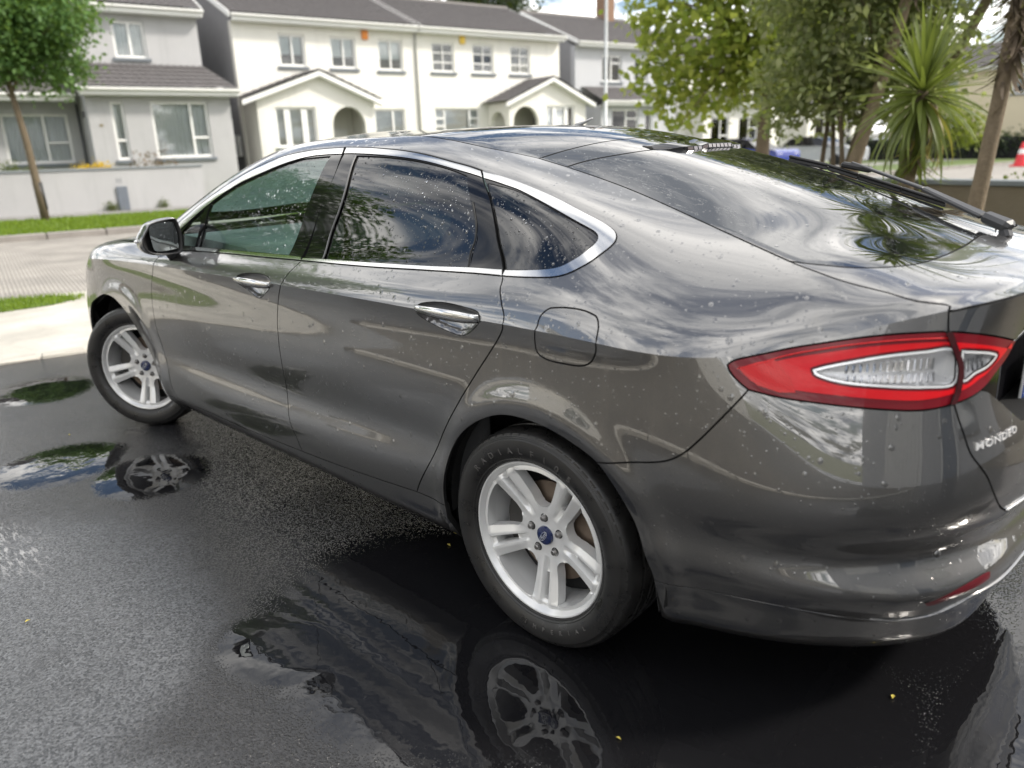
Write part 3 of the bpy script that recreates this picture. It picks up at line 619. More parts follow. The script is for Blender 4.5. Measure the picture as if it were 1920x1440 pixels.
# --- grass
def blades(name,n,area,z,h,w,mat,label=None):
    a=rng.uniform(area[0],area[1],n); b=rng.uniform(area[2],area[3],n)
    if len(area)>4: k=area[4](a,b); a,b=a[k],b[k]; n=len(a)
    P=np.stack([SA.x*a+SB.x*b,SA.y*a+SB.y*b,np.full(n,z)],1); th=rng.uniform(0,2*PI,n); hh=h*rng.uniform(.5,1.3,n); ln=rng.normal(0,.35,(n,2))*hh[:,None]
    d=np.stack([np.cos(th),np.sin(th),np.zeros(n)],1)*w*.5; mid=P+np.stack([ln[:,0]*.35,ln[:,1]*.35,hh*.55],1); top=P+np.stack([ln[:,0],ln[:,1],hh],1)
    V=np.stack([P-d,P+d,mid+d*.8,mid-d*.8,top],1).reshape(-1,3); k=np.arange(n)*5
    me=bpy.data.meshes.new(name); F4=np.stack([k,k+1,k+2,k+3],1); F3=np.stack([k+3,k+2,k+4],1)
    fast_mesh(me,V,[F4,F3]); me.materials.append(mat); o=link(bpy.data.objects.new(name,me)); tag(o,label,'grass',kind='stuff'); return o
def fast_mesh(me,V,Fs):
    nv=len(V); loops=np.concatenate([f.ravel() for f in Fs]); tot=np.concatenate([np.full(len(f),f.shape[1]) for f in Fs]); st=np.concatenate([[0],np.cumsum(tot)[:-1]])
    me.vertices.add(nv); me.vertices.foreach_set('co',np.asarray(V,np.float32).ravel()); me.loops.add(len(loops)); me.loops.foreach_set('vertex_index',loops.astype(np.int32))
    me.polygons.add(len(tot)); me.polygons.foreach_set('loop_start',st.astype(np.int32)); me.polygons.foreach_set('loop_total',tot.astype(np.int32)); me.update(calc_edges=True); me.validate()
blades('verge_grass',42000,(-5,14,15.08,19.15),.09,.07,.018,M['grass'],'bright green mown grass strip along the far kerb')
blades('path_grass',9000,(-6,-1.22,6.92,7.70,lambda a,b:(((np.clip(a,-2.1,0)+2.1)/.88)**2+((b-7.31)/.40)**2<1)),.014,.045,.008,M['grass'],'rounded end of the grass patch between footpath and road')
tag(mesh_obj('turf_patch',[tuple(SW(a,b,.016)) for a,b in [(-6,6.92),(-2.1,6.92),(-1.55,7.0),(-1.3,7.25),(-1.35,7.5),(-1.7,7.69),(-6,7.70)]],[(6,5,4,3,2,1,0)],simple('patch_turf',(.10,.15,.03),.95)),kind='structure')
blades('bed_grass',5000,(3.2,6.8,-3,4.4),.02,.16,.012,M['grass'],'rough grass growing under the palms beside the driveway')
# --- plants
def crown(n,blobs,size,squash=1.,seed=0,aspect=.55,shell=.55):
    r=np.random.default_rng(seed); B=np.array([(*c,*rr) for c,rr in blobs]); vol=np.prod(B[:,3:],1)**.8; pick=r.choice(len(B),n,p=vol/vol.sum())
    d=r.normal(size=(n,3)); d/=np.linalg.norm(d,axis=1)[:,None]; rad=shell+(1-shell)*r.random(n)**.6; rad*=1+.16*r.normal(size=n)*(r.random(n)<.35)
    c=B[pick,:3]+d*rad[:,None]*B[pick,3:]
    # leaves gather into twigs
    tw=r.integers(0,max(1,n//9),n); off=c[tw%n]; c=np.where((r.random(n)<.75)[:,None],off+r.normal(size=(n,3))*size*1.1,c)
    nrm_=r.normal(size=(n,3))+np.array([0,0,.8])+d*.6; nrm_/=np.linalg.norm(nrm_,axis=1)[:,None]
    t=np.cross(nrm_,r.normal(size=(n,3))); t/=np.linalg.norm(t,axis=1)[:,None]; b=np.cross(nrm_,t); s=size*r.uniform(.6,1.25,n)[:,None]
    V=np.stack([c-t*s*.5,c-b*s*aspect*.5+nrm_*s*.06,c+t*s*.5-nrm_*s*.1,c+b*s*aspect*.5+nrm_*s*.06],1).reshape(-1,3); k=np.arange(n)*4
    return V,np.stack([k,k+1,k+2,k+3],1)
def crown_obj(name,parent,mat,*a,**k):
    V,F=crown(*a,**k); me=bpy.data.meshes.new(name); fast_mesh(me,V,[F]); me.materials.append(mat); return link(bpy.data.objects.new(name,me),parent)
def limbs(parent,trunk,rad,branches,mat,name='trunk'):
    mb=MB().tube(trunk,rad,10); mb.obj(name,mat,parent,True)
    mb=MB()
    for pts,r in branches: mb.tube(pts,[r*(1-.8*i/(len(pts)-1)) for i in range(len(pts))],6)
    if branches: mb.obj('limb',mat,parent,True)
def rnd_branches(base,top,blobs,n,r,seed):
    q=random.Random(seed); out=[]
    for i in range(n):
        c,rr=blobs[i%len(blobs)]; t=q.uniform(.3,1); s=Vector(base).lerp(Vector(top),t); e=Vector(c)+Vector([q.uniform(-.6,.6)*k for k in rr]); m=s.lerp(e,.5)+Vector((q.uniform(-.1,.1),q.uniform(-.1,.1),.12*(e-s).length)); out.append(([s,m,e],r*q.uniform(.5,1)))
    return out
def tree(name,loc,blobs,h,tr,n,size,mat,label,cat='tree',lean=(0,0),seed=1,group=None,nb=14,aspect=.55,shell=.5,bark=None,stems=1):
    o=empty(name,loc,label=label,cat=cat,group=group); bark=bark or M['bark']
    for k in range(stems):
        s=(0,0,-.05) if stems==1 else (random.uniform(-.18,.18),random.uniform(-.18,.18),-.05)
        top=Vector((lean[0]+(random.uniform(-.45,.45) if stems>1 else 0),lean[1]+(random.uniform(-.45,.45) if stems>1 else 0),h))
        mid=Vector(s).lerp(top,.5)+Vector((random.uniform(-.05,.05),random.uniform(-.05,.05),0))*h*.35
        limbs(o,[s,Vector(s).lerp(mid,.5),mid,top],[tr*1.15,tr,tr*.85,tr*.55],rnd_branches(mid,top,blobs,max(3,nb//stems),tr*.42,seed+k),bark)
    crown_obj('crown',o,mat,n,blobs,size,seed=seed,aspect=aspect,shell=shell); return o
L_round=mat_leaf('round_tree_leaf',(.06,.15,.045),(.19,.33,.095),.45)
L_bright=mat_leaf('bright_leaf',(.17,.26,.04),(.50,.53,.12),.65)
L_grey=mat_leaf('grey_green_leaf',(.15,.20,.085),(.44,.45,.24),.62,.35)
L_dark=mat_leaf('conifer_leaf',(.012,.028,.012),(.035,.055,.025),.2)
L_bush=mat_leaf('bush_leaf',(.05,.085,.02),(.16,.19,.05),.4)
L_yel=mat_leaf('yellow_green_leaf',(.14,.19,.02),(.30,.33,.06),.5)
L_flower=mat_leaf('yellow_petal',(.65,.42,.01),(.85,.62,.05),.3)
L_twig=mat_leaf('russet_leaf',(.12,.06,.03),(.24,.15,.09),.3)
stp=SW(-.72,18.75,.09)
T1=tree('street_tree',stp,[((-.05+.1*i,.1*j,k),(r_,r_,s_)) for i,j,k,r_,s_ in [(0,0,3.9,1.12,.9),(-4,3,4.4,.95,.8),(4,-4,4.7,.9,.75),(2,3,4.9,1.0,.75),(-6,-6,4.4,1.0,.8),(5,3,3.7,.8,.6),(0,-7,3.3,.8,.5),(-2,8,3.5,.9,.6)]],3.6,.085,26000,.13,L_round,'slender street tree with round crown on the far verge',seed=3,lean=(.02,.22),nb=18)
g=MB().tube([(0.01,.00,.25),(.01,.02,.85)],[.10,.10],12); g.obj('tree_guard',M['black_wrap'],T1,True)
def at(px_dir,d): return px_dir
tree('leafy_tree',(4.45,-9.55,0.),[((-.1,.1,3.3),(1.1,1.1,1.0)),((.75,.95,2.9),(.8,.8,.6)),((1.2,1.2,2.35),(.45,.45,.35)),((.4,.2,4.4),(1.3,1.3,.9)),((-.7,-.6,3.6),(1.0,1.0,1.0)),((-.5,-.5,2.4),(.8,.8,.6)),((.9,.5,3.8),(.8,.8,.5)),((1.25,1.5,3.3),(.35,.5,.3)),((.95,1.0,1.75),(.30,.35,.22)),((-.2,-.2,5.2),(1.3,1.3,.8)),((.55,.6,2.2),(.6,.6,.45)),((0,.2,2.5),(.8,.8,.6)),((-.9,-.8,2.9),(.8,.8,.8)),((-.6,-.5,4.3),(1.,1.,.8))],3.0,.12,13500,.16,L_bright,'broad tree with bright yellow-green leaves and drooping branches, left of the palms',seed=5,nb=20,aspect=.7)
tree('multi_stem_tree',(2.10,-6.35,.02),[((-.05,-.02,2.35),(.62,.62,.55)),((.35,.3,2.0),(.45,.45,.38)),((-.45,-.35,2.2),(.5,.5,.5)),((0,0,3.1),(.75,.75,.55)),((.35,.35,2.8),(.5,.5,.45)),((-.55,-.5,2.9),(.55,.55,.5)),((.1,.0,3.8),(.8,.8,.6)),((.45,.42,1.62),(.3,.3,.2)),((-.1,-.1,1.72),(.35,.35,.2)),((-.75,-.65,2.3),(.4,.4,.5)),((.0,.1,2.0),(.5,.5,.4)),((-.3,-.25,1.75),(.45,.45,.3))],2.3,.030,12500,.10,L_grey,'multi-stemmed tree with small grey-green leaves next to the palms',seed=9,stems=5,nb=20)
tree('dark_conifer',tuple(SW(27.,42,0)),[((0,0,7),(3.2,3.2,2.2)),((2,-1,9),(3,3,2)),((-2,2,9.5),(2.6,2.6,2)),((3.2,-3,7.6),(2.4,2.4,1.6)),((0,0,11),(2.4,2.4,1.8))],8,.3,9000,.42,L_dark,'dark evergreen tree rising behind the house roofs',seed=11,nb=16)
# --- cordyline palms
def leaf_mesh(name,length,width,droop,mat,fold=.25):
    n=7; V=[];F=[]
    for i in range(n+1):
        t=i/n; w=width*(.55+.9*t if t<.35 else .865*(1-((t-.35)/.65)**1.8))*.5+.001; a=droop*t**1.7
        x=length*(math.sin(min(a,2.6))/max(droop,.05)*1. if False else 0); V.append(None)
    pts=[(0,0)]; ang=0
    for i in range(n):
        t=(i+.5)/n; ang=droop*t**1.4; pts.append((pts[-1][0]+length/n*math.cos(ang),pts[-1][1]-length/n*math.sin(ang)))
    V=[]
    for i,(x,z) in enumerate(pts):
        t=i/n; w=width*((.6+1.15*t) if t<.35 else max(.02,1.0-((t-.35)/.65)**1.6))*.5
        V+=[(x,-w,z+w*fold),(x,0,z-.0),(x,w,z+w*fold)]
    for i in range(n):
        for j in (0,1): F.append((i*3+j,i*3+j+1,(i+1)*3+j+1,(i+1)*3+j))
    me=bpy.data.meshes.new(name); me.from_pydata(V,[],F); me.materials.append(mat); me.polygons.foreach_set('use_smooth',[True]*len(F)); return me
M['cord_leaf']=mat_leaf('cordyline_leaf',(.085,.140,.028),(.23,.26,.075),.4,.35)
M['cord_old']=mat_leaf('old_cordyline_leaf',(.30,.24,.06),(.42,.33,.12),.4)
M['cord_dead']=mat_leaf('dead_cordyline_leaf',(.10,.075,.055),(.20,.15,.11),.2,.7)
LM=[leaf_mesh('leaf',l,w,d,M['cord_leaf']) for l,w,d in [(.80,.046,.3),(.86,.048,.7),(.86,.048,1.3),(.95,.046,1.8),(.78,.050,.12),(.9,.048,1.0)]]
LO=[leaf_mesh('leaf',l,w,d,M['cord_old']) for l,w,d in [(.84,.032,1.7),(.8,.03,2.1)]]; LDd=[leaf_mesh('dead_leaf',l,w,d,M['cord_dead'],.1) for l,w,d in [(.7,.03,2.0),(.6,.026,2.3)]]
def cordyline(base,pts,rads,n,scale,label,seed,dead=0,singles=True,skirt=1.,old=.12,group=None,lo=-75,extra=None):
    q=random.Random(seed); o=empty('palm',base,label=label,cat='palm tree',group=group)
    MB().tube(pts,rads,10).obj('trunk',M['palm_bark'],o,True); top=Vector(pts[-1])
    allm=[]
    for i in range(n+dead):
        u=(i+.5)/n; isd=i>=n
        el=math.radians(88-(88-lo)*u**.85+q.uniform(-7,7)) if not isd else math.radians(q.uniform(-88,-62)); az=i*2.39996+q.uniform(-.2,.2)
        if isd: me=q.choice(LDd)
        elif u>.62 and q.random()<old*2: me=q.choice(LO)
        else: me=LM[[4,0,0,1,5,2,3][min(6,int(u*7))]]
        R=Matrix.Translation(top+Vector((0,0,-.16*u-(.25*q.random()*skirt if isd else 0)+.03)))@Matrix.Rotation(az,4,'Z')@Matrix.Rotation(-el,4,'Y')@Matrix.Rotation(q.uniform(-.5,.5),4,'X')@Matrix.Scale(scale*q.uniform(.8,1.12),4)
        allm.append((me,R))
    if singles:
        for me,R in allm:
            l=link(bpy.data.objects.new(me.name.split('.')[0],me),o); l.matrix_local=R
    else:
        for nm,sel in (('foliage',[a for a in allm if not a[0].name.startswith('dead')]),('dead_skirt',[a for a in allm if a[0].name.startswith('dead')])):
            if not sel: continue
            mb=MB(); mats=[]; 
            for me,R in sel: mb.add([tuple(R@v.co) for v in me.vertices],[tuple(p.vertices) for p in me.polygons])
            mb.obj(nm,M['cord_leaf'] if nm=='foliage' else M['cord_dead'],o)
    return o
cordyline((.87,-4.92,.02),[(0,0,-.05),(.02,.0,.6),(-.02,.0,1.2),(-.04,.02,1.72)],[.062,.055,.05,.045],210,.86,'low palm with a full rosette of long drooping leaves beside the brown wall',21,dead=24,lo=-84)
cordyline((1.98,-6.12,.02),[(0,0,-.05),(-.12,-.02,.7),(-.24,-.05,1.3),(-.40,-.12,2.1),(-.55,-.16,2.9),(-.62,-.2,3.4)],[.085,.075,.068,.06,.055,.05],120,1.,'leaning palm trunk rising beside the multi-stemmed tree, crown above the picture',22,dead=25,singles=False)
cordyline((1.75,-7.45,.02),[(0,0,-.05),(-.12,.0,.9),(-.35,.03,1.9),(-.70,.05,2.7),(-1.0,.06,3.4)],[.08,.07,.06,.052,.048],110,1.,'slim palm trunk leaning right, farthest of the palms',23,dead=20,singles=False)
cordyline((.28,-4.50,.02),[(0,0,-.05),(-.04,-.03,.8),(-.09,-.04,1.6),(-.12,-.04,2.4),(-.13,-.05,3.25)],[.066,.060,.054,.05,.05],130,1.05,'tall upright palm with a shaggy brown skirt of dead leaves, rightmost of the palms',24,dead=240,singles=False,skirt=3.4)
# --- walls and street furniture
def wall_box(name,a0,a1,b0,b1,z1,cap,mat,capm,label,cat='wall',capo=.03,caph=.06):
    o=empty(name,SW((a0+a1)/2,(b0+b1)/2,0),TH,label=label,cat=cat); ha,hb=(a1-a0)/2,(b1-b0)/2
    MB().box(-ha,ha,-hb,hb,-.1,z1).obj('wall_face',mat,o); 
    if cap: MB().box(-ha-capo,ha+capo,-hb-capo,hb+capo,z1,z1+caph,.01).obj('coping',capm,o)
    return o
M['render_grey']=simple('grey_render',(.44,.44,.445),.9,var=.09,scale=1.2,bump=.006,bscale=60,streak=.45)
M['render_white']=simple('cream_white_render',(.78,.765,.71),.85,var=.06,scale=.8,bump=.006,bscale=50,streak=.40)
M['render_pale']=simple('pale_grey_render',(.50,.51,.53),.88,var=.07,scale=.9,bump=.006,bscale=50,streak=.40)
M['render_cream']=simple('cream_render',(.62,.55,.40),.88,var=.06,scale=.9,bump=.004,bscale=50)
M['render_side']=simple('shaded_side_render',(.30,.30,.31),.9,var=.08,scale=1.2,bump=.006,bscale=60)  # shade of the gable sides is put into this darker colour
M['render_brown']=simple('brown_render',(.20,.165,.115),.9,var=.22,scale=2.2,bump=.006,bscale=40)
M['coping_grey']=simple('blue_grey_coping',(.20,.22,.23),.7,bump=.003,bscale=60)
M['coping_white']=simple('pale_coping',(.55,.55,.54),.7)
M['upvc']=simple('white_upvc',(.80,.80,.78),.35,var=.03)
M['sill']=simple('grey_sill',(.16,.18,.20),.7)
M['tile']=simple('brown_grey_concrete_tile',(.115,.108,.108),.85,var=.35,scale=5,bump=.004,bscale=30)
M['ridge']=simple('ridge_tile',(.15,.14,.13),.85,var=.2,scale=5)
M['pipe']=simple('grey_downpipe',(.45,.45,.44),.5)
M['dark']=simple('dark_room',(.015,.016,.018),.9)
M['curtain']=simple('net_curtain',(.88,.90,.90),.9,var=.06,scale=20)
M['blind']=simple('roller_blind',(.66,.72,.72),.8)
M['pane']=mat_glass('house_window_glass',(.95,.97,.97),1.6,0)
M['door_dark']=simple('dark_door',(.03,.032,.04),.4)
fw=wall_box('front_wall',-14,3.45,21.40,21.62,1.12,True,M['render_grey'],M['coping_grey'],'long low grey rendered wall with blue-grey coping in front of the grey house')
tag(MB().box(-.13,.13,-.06,0,-.0,.62,.01).obj('wall_pier',simple('slate_pier',(.14,.16,.19),.7)),'short slate-grey pier standing against the low grey wall','pier').matrix_world=Matrix.Translation(SW(1.33,21.395,.07))@Matrix.Rotation(TH,4,'Z')
V,F=make_text('H',.20,.004); sg=MB().add([(x,-z,y) for x,y,z in V],F).obj('hydrant_mark',simple('grey_mark',(.30,.31,.33),.7),fw); sg.location=(1.30+5.275,-.115,.84)
nbw=wall_box('garden_wall',4.3,12.2,21.45,21.65,.72,True,M['render_white'],M['coping_white'],'low cream garden wall in front of the white houses')
bw=wall_box('boundary_wall',7.06,7.30,-9,4.5,.84,True,M['render_brown'],M['coping_grey'],'low brown rendered wall with grey coping behind the palms')
wall_box('planter_wall',13.3,13.55,1.0,4.55,.45,True,M['render_pale'],M['coping_white'],'low pale wall beyond the brown wall')
hb=empty('hedge',SW(44,21.5,0),TH,label='clipped dark green hedge in front of the cream house',cat='hedge')
crown_obj('foliage',hb,L_dark,9000,[((0,i,.75),(.5,.9,.75)) for i in np.arange(-6.,6.1,1.)],.16,seed=31); MB().box(-.3,.3,-6.2,6.2,0,1.2).obj('hedge_core',M['dark'],hb)
lp=empty('street_lamp',SW(16.05,18.6,.07),label='slim grey street lamp post in front of the pale grey house',cat='street lamp')
MB().tube([(0,0,0),(0,0,1.1),(0,0,1.12),(0,0,7.2)],[.085,.085,.06,.045],12).obj('post',simple('galvanised_post',(.40,.42,.42),.45,.4),lp,True)
MB().tube([(0,0,7.2),(-.5,.1,7.35),(-.9,.2,7.38)],[.04,.035,.03],8).obj('lamp_arm',M['pipe'],lp,True); MB().box(-1.4,-.9,.12,.34,7.33,7.46,.03).obj('lamp_head',M['pipe'],lp)
# --- houses
def wallpoly(mb,outer,holes,b,thick,reveal=.14):
    """vertical wall in the local x-z plane, front at y=b, with real openings"""
    v2,f2,ov=cdt(np.array(outer,float),[np.array(h,float) for h in holes],np.zeros((0,2)))
    mb.add([(x,b,z) for x,z in v2],[tuple(int(i) for i in f) for f in f2])
    for h in holes:
        n=len(h); k=[(x,b,z) for x,z in h]+[(x,b+reveal,z) for x,z in h]; mb.add(k,[(i,(i+1)%n,n+(i+1)%n,n+i) for i in range(n)])
    n=len(outer); k=[(x,b,z) for x,z in outer]+[(x,b+thick,z) for x,z in outer]; mb.add(k,[(i,n+i,n+(i+1)%n,(i+1)%n) for i in range(n)])
def rect(x0,z0,x1,z1): return [(x0,z0),(x1,z0),(x1,z1),(x0,z1)]
def window(parent,x0,z0,x1,z1,b,cols=(.5,),trans={},cover='curtain',fr=.075,sill=True,mull=.07,reveal=.07):
    mb=MB(); y0,y1=b+reveal,b+reveal+.06
    mb.box(x0,x1,y0,y1,z0,z0+fr).box(x0,x1,y0,y1,z1-fr,z1).box(x0,x0+fr,y0,y1,z0+fr,z1-fr).box(x1-fr,x1,y0,y1,z0+fr,z1-fr)
    xs=[x0+fr]+[x0+(x1-x0)*c for c in cols]+[x1-fr]
    for c in xs[1:-1]: mb.box(c-mull/2,c+mull/2,y0-.004,y1+.002,z0+fr,z1-fr)
    edges=[]
    for i in range(len(xs)-1):
        l=xs[i]+(mull/2 if i>0 else 0); r=xs[i+1]-(mull/2 if i<len(xs)-2 else 0)
        for t in trans.get(i,[]): zz=z0+(z1-z0)*t; mb.box(l,r,y0-.002,y1+.001,zz-mull/2,zz+mull/2)
        edges.append((l,r))
    w=mb.obj('window',M['upvc'],parent)
    for i,(l,r) in enumerate(edges):
        zs=[z0+fr]+[z0+(z1-z0)*t for t in trans.get(i,[])]+[z1-fr]
        for j in range(len(zs)-1):
            MB().box(l-.005,r+.005,y0+.022,y0+.034,zs[j]-.005,zs[j+1]+.005).obj('pane',M['pane'],w)
    if sill: MB().box(x0-.08,x1+.08,b-.07,b+.09,z0-.10,z0-.005,.01).obj('sill',M['sill'],w)
    yb=y1+.05
    if cover in('curtain','blind_half'):
        if cover=='curtain':
            n=int((x1-x0)/.025); V=[];F=[]
            for i in range(n+1):
                x=x0+.02+(x1-x0-.04)*i/n; yy=yb+.035+.022*math.sin(i*1.35+.7*math.sin(i*.31))
                V+=[(x,yy,z0+.02),(x,yy,z1-.02)]
            F=[(2*i,2*i+2,2*i+3,2*i+1) for i in range(n)]; mesh_obj('curtain',V,F,M['curtain'],w,True)
        else:
            for l,r in edges:
                MB().box(l,r,yb,yb+.01,z0+(z1-z0)*.38,z1-.03).obj('blind',M['blind'],w)
    elif cover=='blind':
        sl=MB()
        for k in range(int((z1-z0)/.06)): zz=z0+.03+k*.06; sl.box(x0+.03,x1-.03,yb,yb+.012,zz,zz+.05)
        sl.obj('blind',M['blind'],w)
    MB().box(x0-.1,x1+.1,yb+.55,yb+.60,z0-.2,z1+.2).obj('room_back',M['dark'],w)
    return w
def tiled(parent,quad,name='roof',nrow=None,course=.30,wave=.22,drop=.03,mat=None):
    """tiled slope: quad = eave-left, eave-right, ridge-right, ridge-left; courses stepped, tiles rolled"""
    A,B_,C2,D=[Vector(q) for q in quad]; L=max((B_-A).length,(C2-D).length); H=((D-A).length+(C2-B_).length)/2
    nr=nrow or max(2,int(H/course)); nc=min(400,int(L/wave)*4); nrm_=(B_-A).cross(D-A).normalized(); nrm_= -nrm_ if nrm_.z<0 else nrm_
    V=[];F=[]
    for i in range(nr):
        for t,lift in ((i/nr,drop),((i+1)/nr+.004,.0)):
            l=A.lerp(D,min(1,t)); r=B_.lerp(C2,min(1,t))
            for j in range(nc+1):
                p=l.lerp(r,j/nc); V.append(p+nrm_*(lift+.022*(abs(math.sin(PI*j/4+ .0))))+Vector((0,0,0)))
        k=i*2*(nc+1)
        F+=[(k+j,k+j+1,k+nc+1+j+1,k+nc+1+j) for j in range(nc)]
        if i>0:
            p=k-(nc+1); F+=[(p+j,p+j+1,k+j+1,k+j) for j in range(nc)]
    o=mesh_obj(name,V,F,mat or M['tile'],parent); return o
def fascia(parent,x0,x1,y,z,name='gutter'):
    o=MB().box(x0,x1,y,y+.025,z-.20,z).obj('fascia',M['upvc'],parent); MB().box(x0,x1,y+.025,y+.40,z-.22,z-.20).obj('soffit',M['upvc'],parent)
    g=MB(); pr=[(y-.11,z-.02),(y-.105,z-.075),(y-.06,z-.105),(y-.015,z-.075),(y-.002,z-.02)]
    g.add([(x0-.03,a,b) for a,b in pr]+[(x1+.03,a,b) for a,b in pr],[(i,i+1,6+i,5+i) for i in range(4)]+[(0,1,2,3,4),(9,8,7,6,5)]); g.obj(name,M['upvc'],parent)
def main_roof(o,x0,x1,y0,depth,ze,zr,ov=.35,gl=True,gr=True):
    r=tiled(o,((x0-.12,y0-ov,ze),(x1+.12,y0-ov,ze),(x1+.12,y0+depth/2,zr),(x0-.12,y0+depth/2,zr)))
    tiled(o,((x1+.12,y0+depth+ov,ze),(x0-.12,y0+depth+ov,ze),(x0-.12,y0+depth/2,zr),(x1+.12,y0+depth/2,zr)),course=1.,wave=1.)
    MB().prism([(y0+depth/2-.14,zr-.03),(y0+depth/2,zr+.09),(y0+depth/2+.14,zr-.03)],'x',x0-.14,x1+.14).obj('ridge_tiles',M['ridge'],o)
    for x in (x0-.14,x1+.10):
        MB().prism([(y0-ov-.02,ze-.16),(y0-ov-.02,ze+.02),(y0+depth/2,zr+.03),(y0+depth/2,zr-.17)],'x',x,x+.04).obj('barge_board',M['upvc'],o)
def shell_walls(o,x0,x1,y0,depth,ze,zr,holes,front,side,base=0.):
    mb=MB(); wallpoly(mb,[(x0,base),(x1,base),(x1,ze),(x0,ze)],holes,y0,.3); mb.obj('front_wall',front,o)
    for x,nm in ((x0,'gable_wall'),(x1,'gable_wall')):
        MB().prism([(y0+.004,base),(y0+depth,base),(y0+depth,ze),(y0+depth/2,zr-.05),(y0+.004,ze)],'x',x+(.003 if x==x0 else -.153),x+(.153 if x==x0 else -.003)).obj(nm,side,o)
    MB().box(x0+.2,x1-.2,y0+depth-.3,y0+depth-.1,base,ze).obj('back_wall',side,o)
    MB().box(x0+.2,x1-.2,y0+1.0,y0+1.05,base,ze-.1).obj('inner_wall',M['dark'],o)
def house(name,a0,b0,label,cat='house'): return empty(name,SW(a0,b0,0),TH,label=label,cat=cat)
# grey house on the left (x measured from a=0, y from the facade at b=25.5)
G1=house('grey_house',0,25.5,'pale grey house with a tiled lean-to bay behind the low grey wall')
w_up=[(2.40,4.34,3.32,5.38),(.45,4.34,1.38,5.40)]; w_gr=[(-.92,1.32,.80,2.72)]
shell_walls(G1,-3.2,4.9,0,8,5.62,7.85,[rect(*w) for w in w_up+w_gr],M['render_grey'],M['render_side'])
for w in w_up: window(G1,*w,0,cols=(.52,),cover='curtain')
window(G1,*w_gr[0],0,cols=(.62,),trans={1:[.42]},cover='curtain')
main_roof(G1,-3.2,4.9,0,8,5.80,7.85); fascia(G1,-3.25,5.02,-.38,5.78)
bay=[(1.78,1.36,2.14,2.99),(2.86,1.38,4.50,3.0)]
mb=MB(); wallpoly(mb,[(1.17,0),(5.2,0),(5.2,3.2),(1.17,3.2)],[rect(*w) for w in bay],-1.5,.25); mb.prism([(-1.496,0),(0,0),(0,3.9),(-1.496,3.2)],'x',1.172,1.40).prism([(-1.496,0),(0,0),(0,3.9),(-1.496,3.2)],'x',4.95,5.198); mb.obj('bay_wall',M['render_grey'],G1)
window(G1,*bay[0],-1.5,cols=(),trans={0:[.34]}); window(G1,*bay[1],-1.5,cols=(.69,),trans={1:[.36]})
tiled(G1,((1.02,-1.85,3.36),(5.42,-1.85,3.36),(4.92,-.02,4.16),(1.02,-.02,4.16)),'bay_roof'); fascia(G1,1.02,5.42,-1.88,3.36)
MB().prism([(-1.86,3.20),(-1.86,3.37),(-.02,4.18),(-.02,3.98)],'x',.97,1.02).obj('barge_board',M['upvc'],G1)
tiled(G1,((-3.2,-.9,3.25),(1.0,-.9,3.25),(1.0,-.02,3.75),(-3.2,-.02,3.75)),'bay_roof'); fascia(G1,-3.2,.97,-.93,3.25)
MB().tube([(1.08,-.10,.1),(1.08,-.10,3.0)],.035,8).obj('downpipe',simple('dark_downpipe',(.06,.065,.07),.5),G1,True)
MB().box(1.02,1.10,-1.60,-1.50,2.55,2.72,.02).obj('porch_light',M['black_plastic'],G1); MB().box(1.42,1.52,-1.515,-1.502,2.30,2.36,.004).obj('house_number',simple('brass_plate',(.25,.2,.1),.4,.5),G1)
